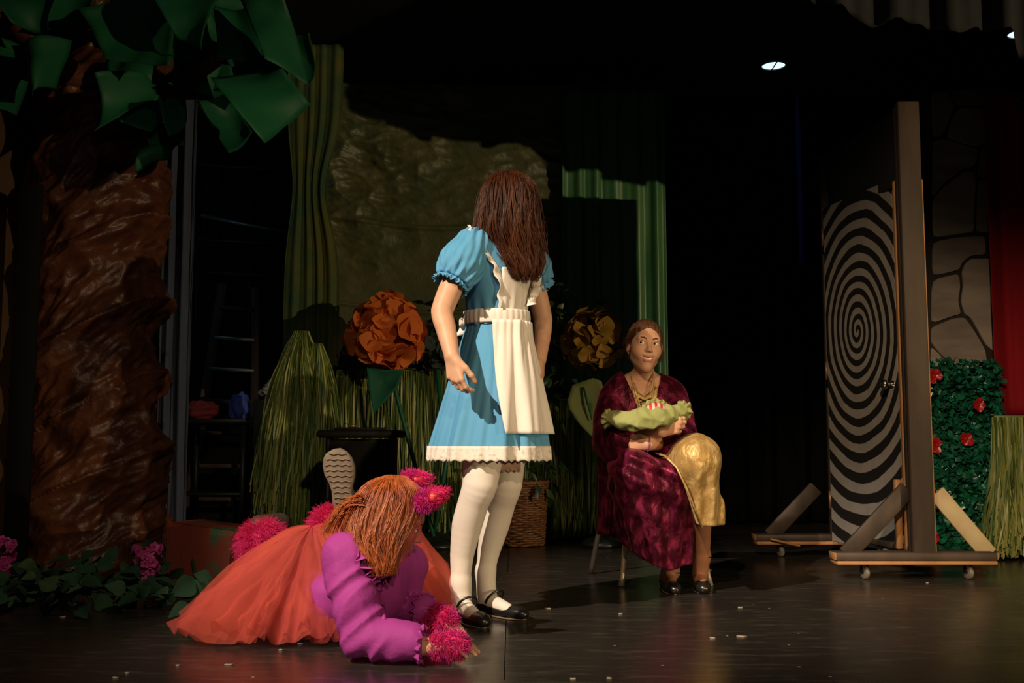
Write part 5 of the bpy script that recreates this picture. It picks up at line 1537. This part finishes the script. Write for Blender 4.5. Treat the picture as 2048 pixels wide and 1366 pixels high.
# hanging bell sleeve on the side of the bundle
def bell(path, rx, ry, name, seed):
    path = np.asarray(path); m = 26
    k = np.linspace(0, len(path) - 1, m); i = np.arange(len(path))
    p = np.stack([np.interp(k, i, path[:, j]) for j in range(3)], 1)
    a = np.linspace(0, 2 * np.pi, 90, endpoint=False); q = np.linspace(0, 1, m)[:, None]
    RX = np.interp(q, np.linspace(0, 1, len(rx)), rx); RY = np.interp(q, np.linspace(0, 1, len(ry)), ry)
    fo = 1 + .14 * q * np.sin(a * 7 + seed) + .08 * q * np.sin(a * 12 + 2)
    G = np.stack([p[:, 0:1] + RX * fo * np.cos(a), p[:, 1:2] + RY * fo * np.sin(a), p[:, 2:3] + 0 * a], -1)
    solid(mk(name, *gridmesh(G, closed=True), M_vel, woman), .003)
bell([P(1232, 862, 4.70), P(1226, 930, 4.74), P(1222, 1000, 4.78), P(1216, 1068, 4.80)], [.075, .068, .055, .048], [.06, .05, .045, .04], 'bell_sleeve', 1)
bell([P(1358, 862, 4.72), P(1362, 900, 4.76), P(1358, 930, 4.78)], [.07, .06, .04], [.06, .05, .04], 'bell_sleeve', 3)
a_ = np.linspace(0, 2 * np.pi, 40)
def trim(c, r1, r2, ax, name='gold_trim', r=.0045):
    Fm = frame(ax); pts = np.asarray(c) + np.cos(a_)[:, None] * Fm[:, 0] * r1 + np.sin(a_)[:, None] * Fm[:, 1] * r2
    mk(name, *tube(pts, r, 6, False), M_gold, woman)
trim(P(1258, 875, 4.575), .085, .092, nrm(P(1322, 862, 4.43) - eA))
# gold laced bodice under the V neck
xc_ = P(1289, 800, 4.7)[0]
v, F = body_mesh(WTOR[:2] + [WTOR[3]], .005, disp=lambda Q: .003 * wob(Q, 40, 75), inflate=.011,
                 cut=lambda Q: np.maximum.reduce([np.abs(Q[:, 0] - xc_ - .002) - np.interp(Q[:, 2], [P(1287, 850, 4.65)[2], P(1287, 770, 4.65)[2]], [.03, .062]), Q[:, 1] - 4.80, Q[:, 2] - (P(1287, 795, 4.68)[2] + .9 * np.abs(Q[:, 0] - xc_ - .002)), P(1287, 900, 4.6)[2] - Q[:, 2]]))
mk('gold_bodice', v, F, M_gold, woman)
def wsurf(px, py, inf=.017):
    ds = np.linspace(4.5, 4.9, 200); Q = np.array([P(px, py, d) for d in ds]); e = sdf(WTOR, Q) - inf
    i = np.nonzero(e < 0)[0]; return Q[i[0]] if len(i) else P(px, py, 4.72)
for (x0, y0, x1, y1) in ((1278, 797, 1302, 806), (1302, 797, 1278, 806), (1279, 808, 1301, 816), (1301, 808, 1279, 816)):
    mk('lacing', *tube([wsurf(x0, y0), wsurf((x0 + x1) / 2, (y0 + y1) / 2, .021), wsurf(x1, y1)], .0022, 5), M_black_leather, woman)
mk('necklace', *tube([wsurf(1268, 765, .004), wsurf(1276, 785, .014), wsurf(1286, 793, .014), wsurf(1298, 784, .014), wsurf(1304, 762, .004)], .0025, 6), M_gold, woman)
mk('neckline_trim', *tube([wsurf(1306, 742, .02), wsurf(1308, 770, .03), wsurf(1304, 800, .03), wsurf(1294, 840, .03)], .004, 6), M_gold, woman)
mk('neckline_trim', *tube([wsurf(1262, 752, .02), wsurf(1268, 775, .03), wsurf(1276, 800, .03), wsurf(1288, 840, .03)], .004, 6), M_gold, woman)
# skirt of the gown: maroon over the near leg, gold panel over the crossed knee
SKM = [ell(P(1292, 945, 4.88), (.19, .16, .12), None, .06)] + chain([P(1262, 940, 4.84), P(1272, 940, 4.46)], [.10, .088], .05)
SKM += chain([P(1312, 950, 4.80), P(1340, 955, 4.50)], [.10, .085], .05)
SKM += chain([P(1275, 955, 4.46), P(1295, 1040, 4.54), P(1312, 1125, 4.60)], [.088, .095, .105], .05)
SKM += chain([P(1250, 955, 4.62), P(1262, 1040, 4.64), P(1268, 1115, 4.66)], [.075, .065, .055], .05)
SKM += chain([P(1340, 965, 4.50), P(1350, 1040, 4.56), P(1352, 1120, 4.62)], [.08, .075, .07], .05)
def sfold(Q):
    a = np.arctan2(Q[:, 1] - 4.72, Q[:, 0] - P(1310, 1040, 4.6)[0]); lowr = np.clip((.52 - Q[:, 2]) / .3, 0, 1)
    return vfold(Q) + .011 * lowr * np.sin(a * 15 + 3 * Q[:, 2]) + .010 * (1 - lowr) * np.sin(60 * Q[:, 2] + 30 * Q[:, 0] + 2 * wob(Q, 12, 5))
hz0 = P(1240, 1085, 4.6); hz1 = P(1375, 1146, 4.6)
def hem(Q):
    z = np.interp(Q[:, 0], [hz0[0], P(1275, 1120, 4.6)[0], P(1330, 1140, 4.6)[0], hz1[0]], [hz0[2], P(1275, 1112, 4.6)[2], P(1330, 1138, 4.6)[2], P(1375, 1128, 4.6)[2]])
    return z - Q[:, 2]
v, F = body_mesh(SKM, .006, disp=sfold, cut=hem, inflate=.004)
mk('velvet_gown_skirt', v, F, M_vel, woman)
SKG = chain([P(1310, 935, 4.80), P(1360, 922, 4.60), P(1392, 915, 4.44)], [.105, .098, .084], .04) + chain([P(1391, 922, 4.44), P(1398, 985, 4.47), P(1404, 1060, 4.50)], [.082, .078, .072], .05) + chain([P(1385, 950, 4.5), P(1390, 1060, 4.56)], [.07, .06], .05)
def gcut(Q):
    zz = P(1410, 1052, 4.45)[2] + .10 * (P(1440, 1052, 4.45)[0] - Q[:, 0]) * 0 - Q[:, 2]
    # slanted left edge of the gold panel
    l0, l1 = P(1352, 935, 4.45), P(1404, 1056, 4.42)
    xl = np.interp(Q[:, 2], [l1[2], l0[2]], [l1[0], l0[0]])
    left = np.where(Q[:, 2] < l0[2], xl - Q[:, 0], -.05)
    return np.maximum(zz, left)
v, F = body_mesh(SKG, .006, disp=lambda Q: vfold(Q) * 1.1 + .010 * np.clip((.58 - Q[:, 2]) / .2, 0, 1) * np.sin(Q[:, 0] * 95 + 3 + 2 * Q[:, 2]) + .006 * ridge(Q, 16, 78, (1, 1, .7)), cut=gcut, inflate=.006)
mk('gold_gown_panel', v, F, M_gold, woman)
mk('panel_trim', *tube([P(1290, 900, 4.62), P(1330, 912, 4.44), P(1353, 934, 4.375), P(1372, 975, 4.37), P(1404, 1056, 4.41)], .005, 6), M_gold, woman)
mk('bracelet', *tube(np.stack([P(1297, 889, 4.46)[0] + .004 * np.sin(a_), P(1297, 889, 4.46)[1] + .031 * np.cos(a_), P(1297, 889, 4.46)[2] + .031 * np.sin(a_)], 1), .003, 6, False), mat('purple_bead', (.2, .06, .25), .4), woman)

# swaddled bundle held in the arms
bd = thing('swaddled_bundle', P(1288, 850, 4.42), 'green swaddled bundle with a red striped top held in the seated person\'s arms', 'bundle')
M_swad = mat('green_swaddle_cloth', (.30, .32, .11), .8, col2=(.25, .27, .09), nscale=12, bump=.3, bscale=30, bdist=.01)
bp = [P(1222, 838, 4.46), P(1245, 841, 4.43), P(1285, 841, 4.395), P(1325, 833, 4.395), P(1346, 828, 4.42), P(1362, 822, 4.45)]
v, F = body_mesh(chain(bp, [.026, .036, .046, .044, .034, .026], .03), .004, disp=lambda Q: .004 * np.sin(80 * Q[:, 0] + 45 * Q[:, 2] + 2.5 * wob(Q, 20, 4)) + .006 * ridge(Q, 45, 6, (.7, 1, 1.4)) + .003 * ridge(Q, 95, 7))
mk('wrap', v, F, M_swad, bd)
def end_ruffle(c, ax, r0, r1, n):
    Fm = frame(ax); an = np.linspace(0, 2 * np.pi, 80)
    ring = c + r0 * (np.cos(an)[:, None] * Fm[:, 0] + np.sin(an)[:, None] * Fm[:, 1])
    od = (np.cos(an)[:, None] * Fm[:, 0] + np.sin(an)[:, None] * Fm[:, 1]) * .8 + nrm(ax)
    ruffle(bd, ring, od, r1, n, .010, M_swad, 'wrap_ruffle', 160)
end_ruffle(bp[0], bp[0] - bp[1], .018, .032, 8); end_ruffle(bp[-1], bp[-1] - bp[-2], .018, .034, 8)
hc_ = P(1312, 822, 4.40)
def stripes():
    m = mat('red_striped_cloth', (.55, .03, .04), .6); nt = m.node_tree; N = nt.nodes; L = nt.links
    wv = N.new('ShaderNodeTexWave'); wv.inputs['Scale'].default_value = 14; wv.inputs['Distortion'].default_value = 2
    tc = N.new('ShaderNodeTexCoord'); L.new(tc.outputs['Object'], wv.inputs['Vector'])
    r = N.new('ShaderNodeMapRange'); r.inputs[1].default_value = .42; r.inputs[2].default_value = .5; L.new(wv.outputs['Fac'], r.inputs[0])
    mx = N.new('ShaderNodeMix'); mx.data_type = 'RGBA'; mx.inputs['A'].default_value = (.5, .02, .035, 1); mx.inputs['B'].default_value = (.6, .45, .36, 1)
    L.new(r.outputs[0], mx.inputs['Factor']); L.new(mx.outputs['Result'], N['Principled BSDF'].inputs['Base Color'])
    return m
v, F = body_mesh([ell(hc_, (.045, .038, .036), None, .01)], .004)
mk('striped_top', v, F, stripes(), bd)
an = np.linspace(-.15, np.pi + .15, 60)
ruffle(bd, np.stack([hc_[0] + .044 * np.cos(an), np.full(60, hc_[1] + .005), hc_[2] + .034 * np.sin(an)], 1), np.stack([np.cos(an), -.25 + 0 * an, np.sin(an)], 1), .018, 9, .006, M_swad, 'wrap_ruffle', 140)

# ------------------------------------------------------------------ person lying on the floor in pink and orange
cat = thing('person', (-.62, 3.55, 0), 'person lying propped on elbows in magenta blouse, orange tulle skirt and furry pink ears', 'person')
M_blouse = mat('magenta_blouse', (.36, .045, .27), .72, spec=.25, col2=(.31, .035, .23), nscale=5, bump=.35, bscale=26, bdist=.012)
M_fur = mat('hot_pink_fur', (.62, .012, .09), .6, spec=.3, col2=(.72, .03, .20), nscale=10)
M_fur2 = mat('magenta_fur', (.50, .02, .27), .6, spec=.3)
cu = nrm(V3(.45, -.10, .88)); cf_ = V3(.80, .05, -.42); cf_ = nrm(cf_ - np.dot(cf_, cu) * cu); cs = np.cross(cf_, cu)
RC = np.stack([cs, cf_, cu], 1)
CH = P(790, 1035, 3.37)
hip = V3(-.68, 3.74, .135)
CT = [ell(hip, (.15, .15, .11), None, .06), ell(P(690, 1195, 3.58), (.11, .14, .10), None, .07), ell(P(742, 1170, 3.42), (.105, .12, .125), None, .07),
      cap(P(698, 1112, 3.30), P(808, 1128, 3.50), .058, .055, .05)]
csh, cel, cwr = P(688, 1115, 3.28), P(728, 1283, 3.20), P(852, 1292, 3.17)
dsh, de, dwr = P(812, 1135, 3.52), P(798, 1226, 3.52), P(842, 1222, 3.44)
pc = list(CT) + [cap(P(752, 1100, 3.40), CH - RC @ V3(0, .0, .07), .055, .05, .03)] + head_prims(CH, RC, 1.0, False)
for q in pc[len(CT) + 1:]: q['tg'] = 2 if q['tg'] == 0 else q['tg']
pc += chain([csh, cel, cwr], [.052, .042, .028], .02) + chain([dsh, de, dwr], [.052, .042, .028], .02)
pc += hand_prims(cwr, V3(1, .05, .04), V3(.0, .25, -1), V3(.0, 1, .2), 1.0, (.22, .25, .25, .3), .2, spread=.06)
pc += hand_prims(dwr, nrm(P(905, 1246, 3.40) - dwr), V3(.1, .2, -1), V3(0, 1, .2), 1.0, (.18, .2, .22, .25), .2, spread=.06)
k1, an1 = V3(-.60, 4.10, .075), P(662, 1062, 3.90); k2, an2 = V3(-.86, 4.08, .075), P(528, 1085, 4.00)
pc += chain([hip + V3(.06, .05, -.02), k1, an1], [.085, .06, .040], .03, 1) + chain([hip + V3(-.07, .05, -.02), k2, an2], [.085, .06, .040], .03, 1)
person_body(pc, [M_skin, M_fur, M_skinpink, M_lip], cat, .006, [around(cwr + V3(.08, 0, 0), .12, .003), around(CH, .15, .0028)])
add_eyes(CH, RC, 1.0, cf_, cat)
# blouse
def cfold(Q):
    return .005 * ridge(Q, 20, 91, (1, .6, 1)) + .003 * ridge(Q, 44, 92, (.8, .8, 1)) - .006
BL = CT + chain([csh, (csh + cel) / 2, cel + V3(0, .01, .012)], [.056, .058, .052], .03) + chain([cel + V3(0, 0, .010), cwr + V3(-.04, 0, .010)], [.052, .040], .02)
BL += chain([dsh, de, dwr], [.056, .048, .040], .03)
def bfold(Q):
    ax = nrm(cel - csh); t = (Q - csh) @ ax
    near_ = np.exp(-(np.linalg.norm(Q - csh - t[:, None] * ax, axis=1) / .10) ** 4) * np.clip(t / .06, 0, 1)
    return cfold(Q) + near_ * (.011 * ridge(np.stack([t * 1.5 + .8 * Q[:, 0], .3 * Q[:, 1], .25 * Q[:, 2]], -1), 40, 93) - .006)
v, F = body_mesh(BL, .0055, disp=bfold, inflate=.018, cut=lambda Q: np.maximum.reduce([.002 - Q[:, 2], (Q - (cwr + V3(-.01, 0, 0))) @ V3(1, 0, 0) - 1.0 * np.clip((Q[:, 1] - 3.30) * 50, 0, 1)]))
mk('blouse', v, F, M_blouse, cat)
def cuff(c, ax, r, wd, n):
    Fm = frame(ax); an = np.linspace(0, 2 * np.pi, 90)
    e = np.cos(an)[:, None] * Fm[:, 0] + np.sin(an)[:, None] * Fm[:, 1]
    ring = c + r * e; ring[:, 2] = np.maximum(ring[:, 2], .006)
    od = e * .5 + nrm(ax); od[:, 2] = np.where(ring[:, 2] < .012, np.maximum(od[:, 2], .02), od[:, 2])
    ruffle(cat, ring, od, wd, n, .007, M_blouse, 'cuff_ruffle', 200)
cuff(cwr + V3(-.035, 0, .006), cwr - cel, .040, .032, 12); cuff(dwr, dwr - de, .042, .03, 11)
# neck ruffle, placket and buttons on the chest
def csurf(px, py, inf=.014):
    ds = np.linspace(3.0, 3.7, 300); Q = np.array([P(px, py, d) for d in ds]); e = sdf(BL, Q) - inf
    i = np.nonzero(e < 0)[0]; return Q[i[0]] if len(i) else P(px, py, 3.35)
pl = [csurf(x, y) for x, y in ((748, 1120), (756, 1150), (762, 1180), (766, 1215), (768, 1240))]
mk('placket', *tube(np.array(pl) , .007, 6), M_blouse, cat)
for x, y in ((757, 1152), (762, 1180), (766, 1208), (768, 1232)):
    p = csurf(x, y); mk('button', *lathe(p + V3(0, -.006, 0), [(.001, .003), (.006, .002), (.006, -.002), (.001, -.003)], 10, (.2, -1, .1)), mat('dark_button', (.12, .02, .09), .4), cat)
ruffle(cat, [csurf(718, 1098), csurf(732, 1120), csurf(745, 1145), csurf(760, 1160), csurf(782, 1150), csurf(800, 1135)], V3(.1, -.9, -.35), .045, 7, .016, M_blouse, 'neck_ruffle', 140)
# fur wrist warmers
M_furs = [M_fur, M_fur2]
def fur_on(prims, n, L, seed, m, jit=.5, base=True, name='fur_cuff', droop=.3, r=.0016):
    v, F = body_mesh(prims, .007, cut=lambda Q: .003 - Q[:, 2])
    o = mk(name, v, F, m, cat)
    p, nr = sample(v, F, n, seed)
    fur(o, p, nr, L, 1, r, m, droop, 'fur_hair', seed, jit)
    return o
fw = nrm(V3(1, .05, .04))
fur_on([cap(cwr + fw * .030, cwr + fw * .088, .028, .034, .02)], 3200, .015, 5, M_fur, r=.0011); 
p_, n_ = sample(*body_mesh([cap(cwr + fw * .03, cwr + fw * .088, .028, .034, .02)], .008, cut=lambda Q: .003 - Q[:, 2]), 1000, 55)
fur(cat, p_, n_, .017, 1, .0011, M_fur2, .3, 'fur_tufts', 56, .5)
fd = nrm(P(905, 1246, 3.40) - dwr)
fur_on([cap(dwr + fd * .02, dwr + fd * .085, .030, .036, .02)], 2600, .020, 6, M_fur, r=.0011)
p_, n_ = sample(*body_mesh([cap(dwr + fd * .02, dwr + fd * .085, .030, .036, .02)], .008), 900, 57)
fur(cat, p_, n_, .022, 1, .0011, M_fur2, .3, 'fur_tufts', 58, .5)
# furry leg warmers and shoes
fur_on([cap(k1 * .55 + an1 * .45, an1 + V3(0, 0, .02), .085, .062, .03)], 11000, .042, 7, M_fur, .5, name='leg_warmer', r=.001)
fur_on([cap(k2 * .60 + an2 * .40, an2 + V3(-.005, 0, .0), .085, .072, .03)], 11000, .046, 8, M_fur, .5, name='leg_warmer', r=.001)
def sole_shoe():
    cc = [(800, 150), (835, 130), (870, 125), (905, 142), (935, 178), (950, 225), (950, 275), (938, 325), (932, 360), (950, 395), (955, 425), (940, 465), (915, 492), (888, 500), (860, 482), (842, 445), (832, 400), (828, 350), (812, 305), (790, 265), (780, 215), (784, 175)]
    d = 3.74
    o_ = np.array([P(350 + x / 2.648, 850 + y / 2.648, d + .03 * (y - 125) / 375 - .02) for x, y in cc])
    c = o_.mean(0); n = len(o_)
    back = V3(0.02, 1, .12); back /= np.linalg.norm(back)
    rings = [(.02, -.002), (.9, -.002), (.985, .002), (1.0, .010), (1.0, .022), (.965, .028), (.9, .05), (.80, .075), (.55, .095), (.1, .10)]
    G = np.stack([c + (o_ - c) * s + back * t for s, t in rings])
    sh_ = mk('shoe', *gridmesh(G[4:], closed=True), mat('grey_shoe_upper', (.07, .06, .055), .7), cat)
    sl = mk('outsole', *gridmesh(G[:6], closed=True), mat('tan_rubber_sole', (.17, .13, .09), .8, col2=(.13, .095, .065), nscale=25), cat)
    me_m = MATS['tan_rubber_sole']
    # wavy tread ridges
    for k in range(12):
        y = 150 + k * 29
        lx = max(np.interp(y, [150, 200, 265, 330, 400, 470], [815, 793, 800, 838, 845, 868]), 0); rx = np.interp(y, [150, 180, 250, 325, 360, 410, 470], [905, 925, 940, 926, 920, 940, 922])
        xs = np.linspace(lx, rx, 22)
        pts = [P(350 + x / 2.648, 850 + (y + 7 * abs(((x / 21) % 2) - 1)) / 2.648, d + .03 * (y - 125) / 375 - .0235) for x in xs]
        mk('tread_ridge', *tube(pts, .0028, 5), me_m, sl)
    return sh_
sole_shoe()
mk('shoe', *body_mesh([cap(an2 + V3(-.02, .03, .05), an2 + V3(.035, .10, .06), .052, .045, .03), cap(an2 + V3(.0, .04, .03), an2 + V3(.02, .22, .055), .045, .034, .03)], .006), mat('dark_brown_shoe', (.04, .026, .018), .6), cat)
# tulle skirt
M_tulle = translucent('orange_tulle', (.74, .125, .085), .25, .36, .8, col2=(.56, .078, .075), nscale=4)
M_tulle2 = translucent('coral_tulle', (.64, .12, .10), .3, .30, .8, col2=(.44, .08, .12), nscale=3)
def tulle(i):
    rg = np.random.default_rng(200 + i)
    th = np.linspace(-np.pi, np.pi, 420, endpoint=False)
    ka = np.radians([-180, -160, -142, -120, -90, -60, -30, 0, 25, 45, 90, 135, 180]); kr = [.37, .41, .44, .36, .31, .33, .42, .46, .50, .50, .46, .40, .37]
    R = np.interp(th, ka, kr) * (1 + .05 * wob(np.stack([np.cos(th), np.sin(th), 0 * th], -1), 3, 300 + i)) * (1.02, .82, .96, .72, .9, .62)[i]
    H = np.interp(th, np.radians([-180, -140, -90, 0, 30, 90, 150, 180]), [.30, .27, .27, .30, .36, .30, .32, .30]) * (1.05 - .045 * i)
    s = np.linspace(0.02, 1, 34)
    S, T = np.meshgrid(s, th, indexing='ij')
    fold = .45 * np.sin(T * (13 + 2 * i) + 1.3 * np.sin(T * 4 + i) + 1.5 * S) + .4 * np.sin(T * (25 + 3 * i) + i * 2 + 3 * S + 1.5 * np.sin(T * 7)) + .45 * ridge(np.stack([S * np.cos(T), S * np.sin(T), 0 * S + i], -1), 14, 320 + i)
    Rr = R[None] * S * (1 + .10 * fold * S)
    Hm = H.mean() * 1.08
    Z = (Hm + (H[None] - Hm) * np.clip(S * 1.8, 0, 1)) * (1 - S ** np.interp(T, np.radians([-40, -5, 50, 85]), [2.2, 5.0, 5.0, 2.2])) + .03 * fold * S ** .8 * (1 - .55 * S) + .02
    Z = Z + .045 * np.clip(fold, 0, 2) * S ** 5
    X = hip[0] - .02 + Rr * np.cos(T); Y = 3.72 + Rr * np.sin(T)
    # the chest side is lifted clear of the torso
    Z = np.maximum(Z, .004 + .012 * (1 + fold) * S)
    v, f = gridmesh(np.stack([X, Y, Z], -1), closed=True)
    mk('tulle_layer', v, f, M_tulle if i % 2 == 0 else M_tulle2, cat)
for i in range(6): tulle(i)
# hair
HAIRM = mat('copper_hair', (.30, .055, .014), .38, spec=.5, col2=(.48, .13, .03), nscale=26, aniso=(1, 1, .2))
CT_ = [(951, 775, 806, 3.37, .03), (958, 752, 822, 3.37, .06), (975, 728, 842, 3.37, .09), (1000, 710, 850, 3.37, .105), (1035, 697, 842, 3.36, .11), (1070, 694, 822, 3.34, .11), (1100, 712, 806, 3.30, .08), (1128, 730, 798, 3.27, .055), (1150, 742, 790, 3.26, .04)]
hair_shell(cat, CT_, 6500, 10, gap=(.15, .55), wave=.005, seed=5, r=.0011, scat=.12, drop=(.74, 1.0))
rg = np.random.default_rng(12)
n = 160; s = np.linspace(0, 1, 10)
a0 = np.array([P(722 + rg.uniform(-8, 8), 1000 + rg.uniform(-12, 12), 3.29 + rg.uniform(-.03, .05)) for _ in range(n)])
a1 = np.array([P(672 + rg.uniform(-32, 30), 1066 + rg.uniform(-10, 6), 3.33 + rg.uniform(-.05, .05)) for _ in range(n)])
pth = a0[:, None] + (a1 - a0)[:, None] * s[None, :, None] + np.array([0, 0, .03]) * np.sin(s * 3.14)[None, :, None]
v, f = strands(pth, .0018, .0007); o = mk('hair_wisps', v, f, HAIRM, cat); o['kind'] = 'stuff'
# headband with two furry ears
aa = np.linspace(-.2, np.pi + .2, 30)
hbp = CH + (RC @ np.stack([.088 * np.cos(aa), np.full(30, .035), .02 + .098 * np.sin(aa)])).T
mk('headband', *tube(hbp, .006, 6), M_fur2, cat)
def ear(b, t, sd, seed):
    b = np.asarray(b); t = np.asarray(t)
    prs = [cap(b, b + (t - b) * .5, .026, .020, .01), cap(b + (t - b) * .5, t, .020, .004, .01)]
    v, F = body_mesh(prs, .006)
    e = mk('ear', v, F, M_fur, cat)
    p, nr = sample(v, F, 1600, seed)
    dirv = nrm(t - b)
    fur(e, p, nr + dirv * .8, .015, 1, .0009, M_fur, 0.05, 'ear_fur', seed, .4)
    p, nr = sample(v, F, 700, seed + 1)
    k = ((p - b) @ dirv) < .03
    fur(e, p[k], nr[k], .018, 2, .0009, M_fur2, .05, 'ear_base_fur', seed + 2, .5)
    c = b + (t - b) * .36 + V3(0, -.020, .003)
    iv, iF = body_mesh([cap(c, c + (t - b) * .12, .010, .006, .01)], .003)
    mk('inner_ear', iv, iF, mat('orange_inner_ear', (.85, .14, .06), .6), e)
ear(P(848, 1003, 3.30), P(897, 981, 3.28), 1, 31)
ear(P(818, 962, 3.42), P(862, 956, 3.42), 1, 41)
